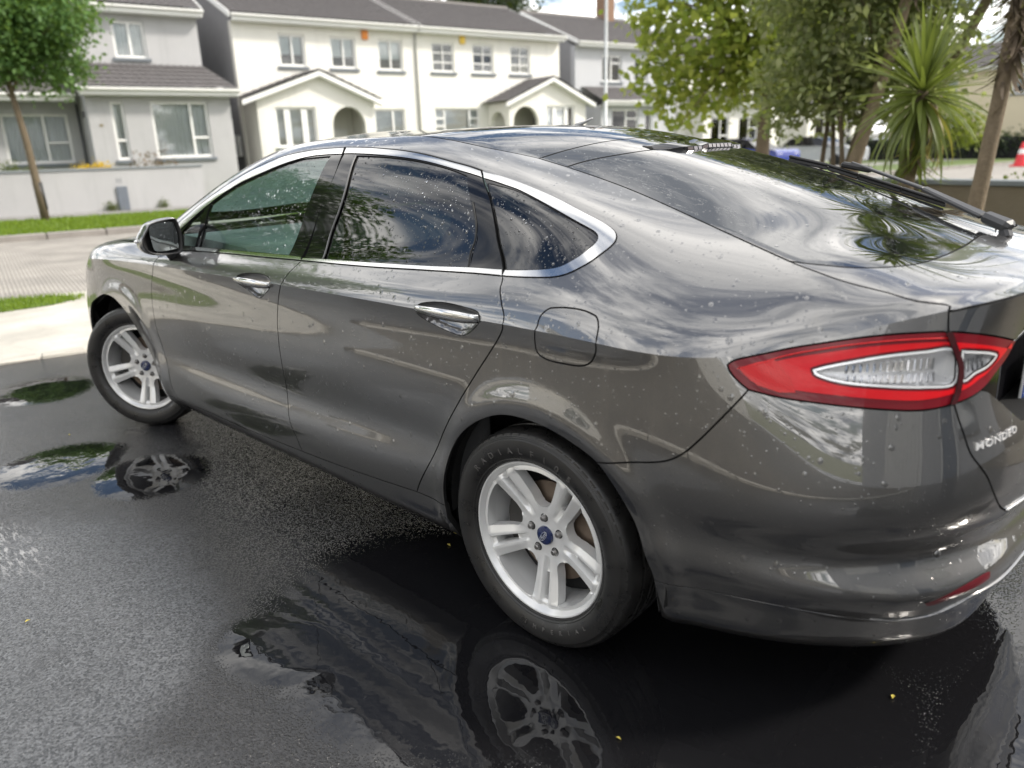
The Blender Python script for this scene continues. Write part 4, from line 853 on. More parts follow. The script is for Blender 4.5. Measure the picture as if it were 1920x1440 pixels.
# two white semi-detached houses
def white_house(a0,x1,label,wins,gw,apex,ends,zg,bayw,arch,pl,pr,alarm,almat,sidearch=False,georgian=False):
    o=house('white_house',a0,25.5,label)
    W2=[(a-a0,z0,b-a0,z1) for a,z0,b,z1 in wins]; GW=[(a-a0,z0,b-a0,z1) for a,z0,b,z1 in gw]
    shell_walls(o,0,x1,0,8,5.60,7.45,[rect(*w) for w in W2+GW],M['render_white'],M['render_side'])
    for w in W2: window(o,*w,0,cols=(.52,),cover='blind_half' if not georgian else 'none',trans={} if not georgian else {0:[.33,.66],1:[.33,.66]},mull=.045 if georgian else .06)
    for w in GW: window(o,*w,0,cols=(.62,) if not georgian else (.22,.78),cover='blind',trans={} if not georgian else {0:[.3,.6],2:[.3,.6]})
    main_roof(o,0,x1,0,8,5.78,7.45); fascia(o,-.05,x1+.02,-.38,5.77)
    ax,az=apex[0]-a0,apex[1]; e0,e1=ends[0]-a0,ends[1]-a0; p0,p1=pl-a0,pr-a0; f=-1.5
    hs=[]
    if bayw: hs.append(rect(bayw[0]-a0,bayw[1],bayw[2]-a0,bayw[3]))
    cx_,hw,zs=arch[0]-a0,arch[1],arch[2]; hs.append([(cx_+hw,.1)]+[(cx_+hw*math.cos(t),zs+hw*math.sin(t)) for t in np.linspace(0,PI,17)]+[(cx_-hw,.1)])
    zl=lambda x: az-.12-(az-zg)*abs(x-ax)/((ax-e0) if x<ax else (e1-ax))
    mb=MB(); wallpoly(mb,[(p0,0),(p1,0),(p1,zl(p1)),(ax,az-.12),(p0,zl(p0))],hs,f,.22,.22); mb.obj('porch_wall',M['render_white'],o)
    mb=MB()
    if not sidearch: mb.box(p0+.003,p0+.22,f+.22,-.003,0,zl(p0)-.03)
    else:
        tmp=MB(); hh=[(.62,.1)]+[(-.0+.52*math.cos(t),2.25+.52*math.sin(t)) for t in np.linspace(0,PI,15)]+[(-.62,.1)]
        wallpoly(tmp,[(f+.22,0),(-.003,0),(-.003,zl(p0)-.03),(f+.22,zl(p0)-.03)],[[(x-.68,z) for x,z in hh]],0,.2,.2); mb.add([(p0+.003+y,x,z) for x,y,z in tmp.V],tmp.F)
    mb.obj('porch_side',M['render_white'],o); MB().box(p1-.22,p1-.003,f+.22,-.003,0,zl(p1)-.03).obj('porch_side',M['render_white'],o)
    if bayw: window(o,bayw[0]-a0,bayw[1],bayw[2]-a0,bayw[3],f,cols=(.30,.72),mull=.20,cover='blind')
    # porch roof: two slopes running back to the facade
    ov=.28; 
    tiled(o,((e0,-.005,zg),(e0,f-ov-.05,zg),(ax,f-ov-.05,az),(ax,-.005,az)),'porch_roof'); tiled(o,((e1,f-ov-.05,zg),(e1,-.005,zg),(ax,-.005,az),(ax,f-ov-.05,az)),'porch_roof')
    for (xa,xb) in ((e0,ax),(e1,ax)):
        MB().add([(xa,f-ov-.02,zg-.20),(xb,f-ov-.02,az-.20),(xb,f-ov-.02,az-.05),(xa,f-ov-.02,zg-.05)]+[(xa,f-ov+.01,zg-.20),(xb,f-ov+.01,az-.20),(xb,f-ov+.01,az-.05),(xa,f-ov+.01,zg-.05)],[(0,1,2,3),(7,6,5,4),(0,4,5,1),(1,5,6,2),(2,6,7,3),(3,7,4,0)]).obj('barge_board',M['upvc'],o)
        MB().add([(xa,f-ov+.012,zg-.20),(xb,f-ov+.012,az-.20),(xb,f-.002,az-.20),(xa,f-.002,zg-.20)],[(0,1,2,3)]).obj('soffit',M['upvc'],o)
    MB().box(cx_-.5,cx_+.5,-.06,-.005,.1,2.2).obj('front_door',M['door_dark'] if sidearch else M['upvc'],o)
    MB().box(alarm[0]-a0-.12,alarm[0]-a0+.12,-.09,-.003,alarm[1]-.15,alarm[1]+.15,.03).obj('alarm_box',almat,o)
    return o
wa=white_house(5.97,6.73,'white house nearest the grey one with gabled porch, round arch and orange alarm box',[(7.47,4.26,8.40,5.28),(9.32,4.25,10.28,5.28),(11.15,4.23,12.15,5.28)],[(10.81,1.9,12.09,2.90)],(8.12,4.02),(5.50,10.35),3.10,(6.59,1.60,7.98,2.86),(9.15,.60,2.28),6.03,10.12,(10.66,5.38),simple('orange_box',(.75,.25,.04),.5))
wb=white_house(12.702,6.85,'white house with small-paned windows, arched porch and yellow alarm box',[(13.38,4.24,14.37,5.30),(15.21,4.25,16.20,5.31),(17.02,4.26,18.01,5.33)],[(13.38,2.0,15.44,2.93)],(17.86,4.06),(15.55,20.05),3.10,(17.70,1.8,19.15,2.96),(16.67,.62,2.32),15.85,19.75,(14.75,5.42),simple('yellow_box',(.80,.55,.08),.5),sidearch=True,georgian=True)
MB().tube([(-.02,-.06,.05),(-.02,-.06,5.5),(-.02,-.25,5.62)],.04,8).obj('downpipe',M['pipe'],wb,True)
MB().box(-.10,-.003,.5,1.0,1.35,2.05,.01).obj('meter_box',M['upvc'],wa)
mb=MB(); mb.box(3.2,3.9,2.6,2.75,6.75,6.95,.02); mb.obj('roof_vent',M['ridge'],wa)
# pale grey house, then one more behind the trees
def plain_house(a0,b0,x1,depth,ze,zr,label,ups,grs,porch,wallm,chim=False):
    o=house('pale_house',a0,b0,label); U=[(a-a0,z0,b-a0,z1) for a,z0,b,z1 in ups]; Gw=[(a-a0,z0,b-a0,z1) for a,z0,b,z1 in grs]
    shell_walls(o,0,x1,0,depth,ze-.18,zr,[rect(*w) for w in U],wallm,M['render_side']); main_roof(o,0,x1,0,depth,ze,zr); fascia(o,-.05,x1+.05,-.38,ze)
    for w in U: window(o,*w,0,cols=(.5,),trans={1:[.72]},cover='curtain')
    p0,p1=porch[0]-a0,porch[1]-a0
    mb=MB(); wallpoly(mb,[(p0+.2,0),(p1-.2,0),(p1-.2,3.1),(p0+.2,3.1)],[rect(*w) for w in Gw],-1.2,.22); mb.box(p0+.2,p0+.42,-.98,-.003,0,3.1).box(p1-.42,p1-.2,-.98,-.003,0,3.1); mb.obj('bay_wall',wallm,o)
    for w in Gw: window(o,*w,-1.2,cols=(.55,) if w[2]-w[0]>.8 else (),trans={1:[.6]} if w[2]-w[0]>.8 else {},cover='blind')
    tiled(o,((p0,-1.55,3.30),(p1,-1.55,3.30),(p1-.6,-.02,3.98),(p0,-.02,3.98)),'bay_roof'); fascia(o,p0,p1,-1.58,3.30)
    if chim:
        c=MB().box(x1-1.6,x1-.9,depth/2-.35,depth/2+.35,zr-.6,zr+1.1,.02).obj('chimney',simple('brown_brick',(.24,.15,.10),.9),o); MB().tube([(x1-1.25,depth/2,zr+1.1),(x1-1.25,depth/2,zr+1.45)],[.13,.10],12).obj('chimney_pot',simple('terracotta',(.22,.09,.05),.8),c,True)
    return o
plain_house(21.65,27.0,6.6,8,5.88,7.65,'pale grey house behind the lamp post with a lean-to bay and brown chimney',[(23.28,4.22,24.51,5.38),(25.35,4.25,26.25,5.3),(27.05,4.26,28.1,5.25)],[(22.85,1.9,24.53,2.95),(24.98,1.5,25.42,2.92)],(22.0,26.2),M['render_pale'],True)
plain_house(28.9,27.5,8.5,8,5.5,7.3,'white house mostly hidden behind the leafy tree',[(30.0,4.0,31.2,5.0),(32.6,4.0,33.6,5.0),(35.0,4.0,36.2,5.0)],[(30.2,.3,31.6,2.6),(32.4,1.2,34.0,2.6)],(29.4,34.8),M['render_white'])
plain_house(38.6,28.2,9.,8,5.4,7.2,'far white house with dark windows seen under the tree crowns',[(39.8,4.0,41.2,5.0),(42.6,4.0,43.8,5.0),(45.,4.0,46.2,5.0)],[(40.2,1.2,42.,2.6),(43.0,.3,44.0,2.5)],(39.2,44.8),M['render_white'])
CH=empty('cream_house',SW(50,22,0),math.atan2(-SB.y,-SB.x),label='cream house closing the street on the right behind the palms',cat='house')
cw=[(1.35,3.6,2.75,4.75),(4.2,3.65,4.85,4.7),(3.95,1.1,5.6,2.6),(-3.2,3.6,-1.8,4.75),(-3.4,1.0,-1.2,2.6),(7.4,3.6,8.8,4.7),(7.2,1.0,9,2.6)]
shell_walls(CH,-6,11,0,8,5.1,6.9,[rect(*w) for w in cw],M['render_cream'],M['render_cream']); main_roof(CH,-6,11,0,8,5.28,6.9); fascia(CH,-6,11,-.38,5.26)
for w in cw: window(CH,*w,0,cols=(.5,) if w[2]-w[0]<2 else (.33,.67),cover='blind_half')
# --- garden plants by the far wall
def bush(name,a,b,z,blobs,n,size,mat,label,cat='bush',seed=0): 
    o=empty(name,SW(a,b,z),TH,label=label,cat=cat); mb=MB()
    for c,r in blobs[:6]: mb.tube([(0,0,0),(c[0]*.5,c[1]*.5,c[2]*.5),tuple(c)],[.02,.014,.006],5)
    mb.obj('stems',M['bark'],o,True); crown_obj('foliage',o,mat,n,blobs,size,seed=seed,shell=.2); return o
bush('flowering_bush',.85,22.1,.03,[((-.2,0,1.12),(.28,.25,.10)),((.18,0,1.15),(.25,.25,.12))],900,.06,L_flower,'clump of yellow flowers showing over the low grey wall','flowers',41)
bush('bare_shrub',2.35,22.3,.03,[((0,0,1.3),(.5,.3,.38)),((.3,0,1.15),(.35,.25,.2)),((-.35,0,1.2),(.3,.25,.25))],420,.07,L_twig,'thin russet shrub in front of the bay window',seed=42)
bush('green_bush',-1.15,22.2,.03,[((0,0,1.1),(.45,.3,.28)),((-.7,0,1.05),(.5,.3,.25)),((.5,0,1.0),(.4,.3,.22))],1600,.07,L_bush,'green bush at the left end of the low grey wall',seed=43)
bush('weed_clump',1.02,21.33,.06,[((0,0,.10),(.16,.06,.12))],260,.05,L_bush,'small weed clump at the foot of the grey wall, left of the slate pier','weeds',44)
bush('weed_clump',2.28,21.33,.06,[((0,0,.10),(.18,.06,.11))],260,.05,L_bush,'small weed clump at the foot of the grey wall, right of the slate pier','weeds',45)
bush('porch_plant',6.35,23.6,.03,[((0,0,1.0),(.3,.3,.35)),((.35,0,1.25),(.25,.25,.2))],500,.09,L_yel,'yellowing plant by the white house porch','plant',46)
bush('garden_shrub',40,19.5,0,[((0,0,2.2),(1.3,1.2,1.2)),((.3,-1.2,1.6),(1.1,1.0,1.0)),((0,.6,3.4),(.9,.9,.8))],1800,.25,L_yel,'yellow-green shrub in front of the cream house',seed=47)
bush('low_shrub',9.6,3.2,.0,[((0,0,.5),(.5,.5,.35)),((.3,-.7,.5),(.5,.5,.35)),((0,-1.5,.48),(.5,.5,.33))],1600,.07,L_bush,'low green shrub behind the brown wall',seed=48)
bush('spiky_plant',3.9,-.9,.02,[((0,0,.35),(.25,.25,.3)),((.3,.2,.3),(.2,.2,.25))],300,.20,L_yel,'small grassy plant at the edge of the driveway','plant',seed=49)
# --- parked cars, cone
def small_car(name,a,b,rz,col,label,cat='car'):
    o=empty(name,SW(a,b,0),TH+rz,label=label,cat=cat); pm=simple(name+'_paint',col,.25,.2,.02,coat=1)
    prof=[(-2.1,.28),(-2.15,.55),(-2.12,.86),(-1.95,.95),(-1.1,.98),(-.55,1.02),(1.75,1.04),(2.08,.92),(2.12,.5),(2.05,.28)]
    mb=MB(); n=len(prof)
    for y,s_ in ((-.84,.96),(-.88,1.),(.88,1.),(.84,.96)): mb.V+=[(x*s_,y,z if z>.3 else z) for x,z in prof]
    for k in range(3): mb.F+=[(k*n+i,k*n+(i+1)%n,(k+1)*n+(i+1)%n,(k+1)*n+i) for i in range(n)]
    mb.F+=[tuple(range(n)),tuple(3*n+i for i in range(n-1,-1,-1))]; mb.obj('body',pm,o,angle=35)
    cab=[(-1.05,.97),(-.25,1.42),(.15,1.49),(1.1,1.48),(1.55,1.38),(1.95,1.02)]; n=len(cab); mb=MB()
    for y,k in ((-.84,0),(-.62,1),(.62,1),(.84,0)):
        mb.V+=[(x,(-.84+.22*(z-1)/.48 if y<0 else .84-.22*(z-1)/.48) if True else y,z) for x,z in cab] if k==0 else [(x,y*.98 if z>1.3 else y*1.2,z-.001) for x,z in cab]
    mb=MB()
    mb.V=[(x,-.84+.24*max(0,(z-.97))/.5,z) for x,z in cab]+[(x,.84-.24*max(0,(z-.97))/.5,z) for x,z in cab]; mb.F=[tuple(range(n)),tuple(n+i for i in range(n-1,-1,-1))]+[(i,n+i,n+(i+1)%n,(i+1)%n) for i in range(n)]
    mb.obj('cabin_glass',M['gloss_black'],o,angle=30)
    mb=MB(); rf=[(-.22,1.425),(.15,1.495),(1.1,1.485),(1.55,1.385)]; mb.V=[(x,-.605,z+.006) for x,z in rf]+[(x,.605,z+.006) for x,z in rf]; mb.F=[(i,i+1,5+i,4+i) for i in range(3)]; mb.obj('roof',pm,o)
    for x in (-1.35,1.3):
        for y in (-.80,.80):
            w=MB().lathe([(.0,.09*(1 if y>0 else -1)),(.2,.10*(1 if y>0 else -1)),(.30,.09*(1 if y>0 else -1)),(.31,-.09*(1 if y>0 else -1))],20); w.xf(Matrix.Translation((x,y,.31))); w.obj('wheel',M['tyre'],o,angle=30)
    for y in (-.62,.62): MB().box(-2.13,-2.05,y-.18,y+.18,.66,.80,.02).obj('headlight',M['lamp_chrome'],o); MB().box(2.04,2.10,y-.16,y+.16,.70,.86,.02).obj('tail_light',M['lens_red'],o)
    return o
small_car('parked_hatchback',29.6,23.2,PI/2,(.012,.035,.28),'bright blue hatchback parked end-on beyond the trees across the road')
small_car('parked_saloon',35.4,23.2,PI/2,(.50,.52,.55),'silver car parked end-on behind the palm leaves, right of the blue one')
small_car('parked_estate',56.,12.6,0,(.62,.62,.62),'white car parked far down the street beyond the low palm')
def cone(p):
    o=empty('traffic_cone',p,label='red traffic cone with a white band at the right edge of the road',cat='traffic cone'); r=simple('cone_red',(.62,.03,.04),.5); w=simple('cone_white',(.78,.77,.75),.5)
    MB().lathe([(0,1.0),(.05,1.0),(.11,.72)],20,'z').lathe([(.15,.52),(.25,.06),(.0,.06)],20,'z').obj('cone_body',r,o,angle=40); MB().lathe([(.112,.72),(.152,.52)],20,'z').obj('reflective_band',w,o,True); MB().box(-.34,.34,-.34,.34,0,.06,.01).obj('cone_base',r,o)
cone((6.0,-37.1,0))
# --- fallen leaves on the wet drive
lm=[(-.849,.475,.016,'small yellow leaf lying on the wet drive behind the rear wheel'),(1.27,1.887,.013,'tiny yellow leaf on the damp grey asphalt at the left of the drive'),(.597,.708,.014,'yellow leaf scrap on the dark asphalt just ahead of the rear wheel'),(-.415,1.068,.010,'tan leaf scrap in the puddle at the bottom of the picture'),(2.998,1.236,.012,'brown leaf scrap near the front wheel puddle')]
for x,y,s_,lab in lm:
    s_*=.72; V=[(0,0,.0),(s_*.9,-s_*.45,.004),(s_*1.9,0,.003),(s_*.9,s_*.45,.005)]; o=mesh_obj('fallen_leaf',[(a,b,c+.002) for a,b,c in V]+[(a,b,c+.0008) for a,b,c in V],[(0,1,2,3),(7,6,5,4),(0,4,5,1),(1,5,6,2),(2,6,7,3),(3,7,4,0)],M['leaf_dry'] if 'leaf_dry' in M else M.setdefault('leaf_dry',simple('dry_leaf',(.55,.45,.08),.6,var=.3)))
    o.location=(x,y,.001); o.rotation_euler=(0,0,x*7+y*3); tag(o,lab,'leaf')
# --- what stands behind the photographer and shows in the paint and glass
M['paving']=mat_concrete('brown_grey_paving',(.095,.085,.07)); lawn=sheet('side_paving',[(-8.,3.35),(4.45,3.35),(4.45,14),(-8.,14)],.03,M['paving'],street=False)
lk=empty('lawn_edging',(0,3.28,0),kind='structure'); e0=MB().box(0,.60,-.05,.05,-.05,.07,.012).obj('edging_block',M['apron'],lk); e0.location.x=-7
for i in range(1,18):
    q=e0.copy(); COL.objects.link(q); q.parent=lk; q.location=(-7+i*.62,rng.uniform(-.006,.006),rng.uniform(-.005,.005))
HB=empty('home_house',(-7.4,1.5,0),math.radians(90),label='pale house behind the driveway, seen only as a reflection in the car',cat='house')
hw=[(-3.4,.9,-1.4,2.2),(-3.2,3.5,-1.6,4.7),(1.8,3.5,3.4,4.7)]
shell_walls(HB,-6,6,0,8,5.3,7.2,[rect(*w) for w in hw],M['render_pale'],M['render_side']); main_roof(HB,-6,6,0,8,5.45,7.2); fascia(HB,-6,6,-.38,5.43)
for w in hw: window(HB,*w,0,cols=(.5,),cover='curtain')
gd=MB()
for k in range(10): gd.box(1.6+k*.26,1.6+k*.26+.235,-.05,-.005,.02,2.15,.008)
gd.obj('garage_door',M['upvc'],HB); MB().box(-.9,.1,-.06,-.005,.05,2.15).obj('front_door',simple('blue_grey_door',(.10,.14,.20),.4),HB)
for sx_ in (-1.05,.13): MB().box(sx_,sx_+.12,-.10,-.005,.0,2.4).obj('door_post',M['upvc'],HB)
tree('garden_tree',(9.3,3.7,.03),[((0,0,3.9),(1.6,1.6,1.2)),((-1.1,-.6,3.3),(1.1,1.1,.9)),((1.0,.7,3.4),(1.2,1.2,1.0)),((-.5,.9,4.6),(1.1,1.1,.8)),((.4,-.8,4.8),(1.0,1.0,.8)),((.2,.1,2.5),(1.2,1.2,.7)),((-.2,1.7,3.9),(.6,.5,.35)),((.1,1.9,2.9),(.6,.5,.3))],3.4,.14,11000,.17,L_round,'leafy garden tree left of the drive, seen only as a reflection in the side windows',seed=61,nb=20,aspect=.45)

NH=empty('unseen_house',(3.2,12.5,0),0,label='pale house beside the drive, seen only as a reflection in the doors',cat='house')  # unseen house, added to brighten the reflections on the car's flank
NH.rotation_euler=(0,0,0)
nw=[(-4.6,.9,-2.6,2.3),(-4.4,3.5,-2.8,4.7),(.6,3.5,2.2,4.7),(1.6,.9,3.8,2.3),(4.6,3.5,5.8,4.7)]
shell_walls(NH,-7,7,0,8,5.1,7.0,[rect(*w) for w in nw],M['render_white'],M['render_white']); main_roof(NH,-7,7,0,8,5.25,7.0); fascia(NH,-7,7,-.38,5.23)
for w in nw: window(NH,*w,0,cols=(.5,),cover='curtain')
# ================================================================== THE CAR
CAR=empty('parked_car',(0,0,0),label='wet dark grey metallic hatchback with silver alloy wheels parked on the black driveway',cat='car')
CUT={k:[np.array(a) for a in v] if isinstance(v[0][0],list) else np.array(v) for k,v in CURVES.items()}
def cat(P,k=None,step=.012):
    """smooth curve through control points given in (u,v)"""
    P=np.asarray(P,float)
    if len(P)<2: return P
    X=ev(P[:,0],P[:,1]); out=[]
    Pe=np.vstack([2*P[0]-P[1],P,2*P[-1]-P[-2]])
    for i in range(len(P)-1):
        L=np.linalg.norm(X[i+1]-X[i]); n=int(np.clip(math.ceil(L/step),1,60))
        p0,p1,p2,p3=Pe[i:i+4]
        d0,d1,d2=[max(np.linalg.norm(b-a),1e-5)**.5 for a,b in ((p0,p1),(p1,p2),(p2,p3))]
        m1=(p1-p0)/d0-(p2-p0)/(d0+d1)+(p2-p1)/d1; m2=(p2-p1)/d1-(p3-p1)/(d1+d2)+(p3-p2)/d2
        m1*=d1; m2*=d1
        for t in np.arange(n)/n:
            out.append((2*t**3-3*t**2+1)*p1+(t**3-2*t**2+t)*m1+(-2*t**3+3*t**2)*p2+(t**3-t**2)*m2)
    out.append(P[-1]); return np.array(out)
def rev(a): return a[::-1]
def join(*cs):
    o=[]
    for c in cs:
        for q in np.atleast_2d(c):
            if not o or np.hypot(*(q-o[-1]))>1e-4: o.append(np.asarray(q,float))
    if np.hypot(*(o[0]-o[-1]))<1e-4: o.pop()
    return np.array(o)
def line(a,b,step=.02):
    a,b=np.array(a,float),np.array(b,float); n=max(1,int(np.hypot(*(b-a))/step)); return np.array([a+(b-a)*t/n for t in range(n+1)])
def crossVC(poly):
    out=[];cr=[];n=len(poly)
    for i in range(n):
        a,b=poly[i],poly[(i+1)%n]; out.append(a)
        if (a[1]-VC)*(b[1]-VC)<-1e-14:
            t=(VC-a[1])/(b[1]-a[1]); q=np.array([a[0]+t*(b[0]-a[0]),VC]); 
            if abs(a[1]-VC)>1e-5 and abs(b[1]-VC)>1e-5: out.append(q)
            cr.append(q[0])
        elif abs(a[1]-VC)<1e-9: cr.append(a[0])
    return np.array(out),sorted(cr)
def panel(name,poly,mat,parent=CAR,holes=(),res=(.02,.02),off=0.,gap=.0022,depth=.014,mirror=None,lit=False,dish=0.,label=None,extra=None,flat=None):
    poly=np.array(poly); poly,cr=crossVC(poly); H=[]; 
    for h in holes: h2,c2=crossVC(np.array(h)); H.append(h2); cr=sorted(cr+c2)
    allp=np.vstack([poly]+H); lo,hi=allp.min(0),allp.max(0)
    gu=np.arange(lo[0]+res[0]*.5,hi[0],res[0]); gv=np.arange(lo[1]+res[1]*.5,hi[1],res[1])
    G=np.stack([a.ravel() for a in np.meshgrid(gu,gv)],1)
    k=pip(G,poly)
    for h in H: k&=~pip(G,h)
    k&=np.abs(G[:,1]-VC)>res[1]*.35
    G=G[k]; S=np.array([1/res[0],1/res[1]])
    d=np.full(len(G),1e9)
    for l in [poly]+H: d=np.minimum(d,seg_dist(G*S,l*S))
    G=G[d>.45]
    chains=[]
    if lo[1]<VC-1e-4<hi[1]-2e-4:
        us=np.unique(np.round(cr,6))
        for a,b in zip(us[:-1],us[1:]):
            if b-a<1e-4: continue
            mid=np.array([[(a+b)/2,VC]])
            if pip(mid+[[0,1e-5]],poly)[0] and not any(pip(mid+[[0,1e-5]],h)[0] for h in H):
                n=max(1,int((b-a)/res[0])); chains.append([(a+(b-a)*t/n,VC) for t in range(n+1)])
    v2,f2,ov=cdt(poly,H,G,chains)
    lut={}
    for i,l in enumerate(ov):
        for j in l: lut[j]=i
    loops=[];k0=0
    for l in [poly]+H: loops.append([lut.get(k0+i) for i in range(len(l))]); k0+=len(l)
    U,Vv=v2[:,0],v2[:,1]
    up=Vv>VC+1e-6; onc=np.abs(Vv-VC)<=1e-6
    P=ev(U,Vv,up|onc); Nu=nrm(U,Vv,up|onc); Nl=Nu.copy()
    if onc.any(): Nl[onc]=nrm(U[onc],Vv[onc],False)
    Nav=Nu+Nl; Nav/=np.linalg.norm(Nav,axis=1)[:,None]
    if mirror=='join':
        for A_ in (Nu,Nl,Nav): A_[:,1]*=np.clip(np.abs(P[:,1])/.25,0,1)**.7; A_/=np.linalg.norm(A_,axis=1)[:,None]
    # inset for the shut line
    used=np.zeros(len(v2),bool); used[f2.ravel()]=True
    inn=np.zeros((len(v2),3)); isb=np.zeros(len(v2),bool)
    for li,(l,src) in enumerate(zip(loops,[poly]+H)):
        ar=np.sum(src[:,0]*np.roll(src[:,1],-1)-np.roll(src[:,0],-1)*src[:,1]); sg=1 if ar>0 else -1
        if li>0: sg=-sg
        n=len(l)
        for i in range(n):
            a,b,c=l[i-1],l[i],l[(i+1)%n]
            if None in (a,b,c): continue
            t=P[c]-P[a]; t/=np.linalg.norm(t)+1e-12
            w=np.cross(Nav[b],t)*sg        # towards the inside (outward normal up)
            inn[b]=w; isb[b]=True
    ctr=(np.abs(P[:,1])<2e-4)
    o3=np.full(len(v2),off)
    if dish:
        dd=seg_dist(v2*S,poly*S)
        for h in H: dd=np.minimum(dd,seg_dist(v2*S,h*S))
        o3=o3-dish*np.sqrt(np.clip(dd/max(dd.max(),1e-6),0,1))
    if extra is not None: o3=o3+extra(P)
    test=np.array([0,1.,0])
    X=P+Nav*o3[:,None]
    # orientation of the inset: flip if u/v handedness differs
    e1=P[f2[:,1]]-P[f2[:,0]]; e2=P[f2[:,2]]-P[f2[:,0]]; sgn=1. if (np.cross(e1,e2)*Nav[f2[:,0]]).sum()>0 else -1.
    X[isb&~ctr]+=inn[isb&~ctr]*gap*sgn
    if ctr.any(): X[ctr,1]=0
    if flat is not None: X[:,0]=np.maximum(X[:,0],flat)
    tri=f2 if sgn>0 else f2[:,::-1]
    VS=[tuple(x) for x in X]; FS=[];LN=[];NM=0
    tv=Vv[tri].mean(1)>VC
    if dish:
        FS=[tuple(map(int,t)) for t in tri]; LN=None
    else:
        for t,s_ in zip(tri,tv):
            FS.append(tuple(map(int,t))); LN+= [tuple((Nu if s_ else Nl)[i]) for i in t]
    NM=len(FS)
    if depth:
        for l in loops:
            n=len(l); base={}
            for i in range(n):
                a,b=l[i],l[(i+1)%n]
                if a is None or b is None or a==b or (ctr[a] and ctr[b]): continue
                for q in (a,b):
                    if q not in base:
                        base[q]=len(VS)
                        VS.append(tuple(X[q])); VS.append(tuple(P[q]-Nav[q]*.004) if flat is not None else tuple(X[q]-Nav[q]*depth))
                na=Nav[a]*.35-inn[a]*sgn*.9; nb=Nav[b]*.35-inn[b]*sgn*.9
                ia,ib=base[a],base[b]
                q=(ia,ib,ib+1,ia+1); e=np.cross(np.array(VS[ib])-np.array(VS[ia]),np.array(VS[ib+1])-np.array(VS[ia]))
                oa,ob=-inn[a]*sgn,-inn[b]*sgn
                ln=[tuple(na),tuple(nb),tuple(ob),tuple(oa)]
                if e@oa<0: q=q[::-1]; ln=ln[::-1]
                FS.append(q)
                if LN is not None: LN+=ln
    def build(VS,FS,LN,flip):
        if flip:
            VS=[(x,-y,z) for x,y,z in VS]; FS2=[f[::-1] for f in FS]; L2=None
            if LN is not None:
                L2=[];k=0
                for f in FS: L2+=[(a,-b,c) for a,b,c in LN[k:k+len(f)]][::-1]; k+=len(f)
            return VS,FS2,L2
        return VS,FS,LN
    def emit(VS,FS,LN):
        me=bpy.data.meshes.new(name); me.from_pydata(VS,[],FS); me.materials.append(mat)
        if depth and not lit:
            me.materials.append(M['shell']); half=len(FS)//2 if mirror=='join' else len(FS)  # painted panel edges turned black: shade inside the shut lines put into colour
            mi=np.zeros(len(FS),np.int32)
            for k0 in range(0,len(FS),half): mi[k0+NM:k0+half]=1
            me.polygons.foreach_set('material_index',mi)
        me.polygons.foreach_set('use_smooth',[True]*len(me.polygons))
        if LN is not None:
            L=np.array(LN); L/=np.linalg.norm(L,axis=1)[:,None]+1e-12; me.normals_split_custom_set([tuple(x) for x in L])
        else: me.set_sharp_from_angle(angle=math.radians(40))
        me.update(); o=link(bpy.data.objects.new(name,me),parent)
        if label: o['label']=label
        return o
    if mirror=='join':
        V2,F2,L2=build(VS,FS,LN,True); k=len(VS)
        return emit(VS+V2,FS+[tuple(i+k for i in f) for f in F2],None if LN is None else LN+L2)
    o=emit(VS,FS,LN)
    if mirror=='copy': emit(*build(VS,FS,LN,True))
    return o
c_=CUT
belt0=np.array([-2.145,1.0555]); dg_top=np.array([-1.131,1.0405]); rg_top=np.array([-.1345,1.0400])
fender_gap=cat(c_['fender_gap']); door_gap=cat(np.vstack([dg_top,c_['door_gap'][1:]])); rear_gap=cat(np.vstack([rg_top,c_['rear_gap'][2:]]))
st_=c_['sill_top']; sill_all=cat(st_); 
sill_f=cat(st_[:4]); sill_r=cat(st_[3:6]); sill_q=cat(np.vstack([st_[5:6],[(-.3693,.2864)]]))
beltb_f=cat(np.vstack([belt0,c_['belt_bot_f'][1:-1],dg_top])); beltb_r=cat(np.vstack([dg_top,c_['belt_bot_r'][1:-1],rg_top]))
arch_r=cat(c_['arch_r']); archF=np.vstack([[(-3.425,.45)],[(-3.395,.545)],[(-3.32,.622)],c_['arch_f'][:-1],[(-2.50,.29)]]); arch_f=cat(archF)
ir=int(np.argmin(np.hypot(*(arch_r-c_['bumper_seam'][0]).T)))
cup_r=cat(np.vstack([c_['cup_r'],c_['cup_r'][:1]]))[:-1]; cup_f=cat(np.vstack([c_['cup_f'],c_['cup_f'][:1]]))[:-1]
flap=cat(np.vstack([c_['flap'],c_['flap'][:1]]))[:-1]
co_f,co_r,co_q=cat(c_['chrome_out_f']),cat(c_['chrome_out_r']),cat(c_['chrome_out_q']); co_q[-1]=rg_top
ci_f,ci_r,ci_q=cat(c_['chrome_in_f']),cat(c_['chrome_in_r']),cat(c_['chrome_in_q'])
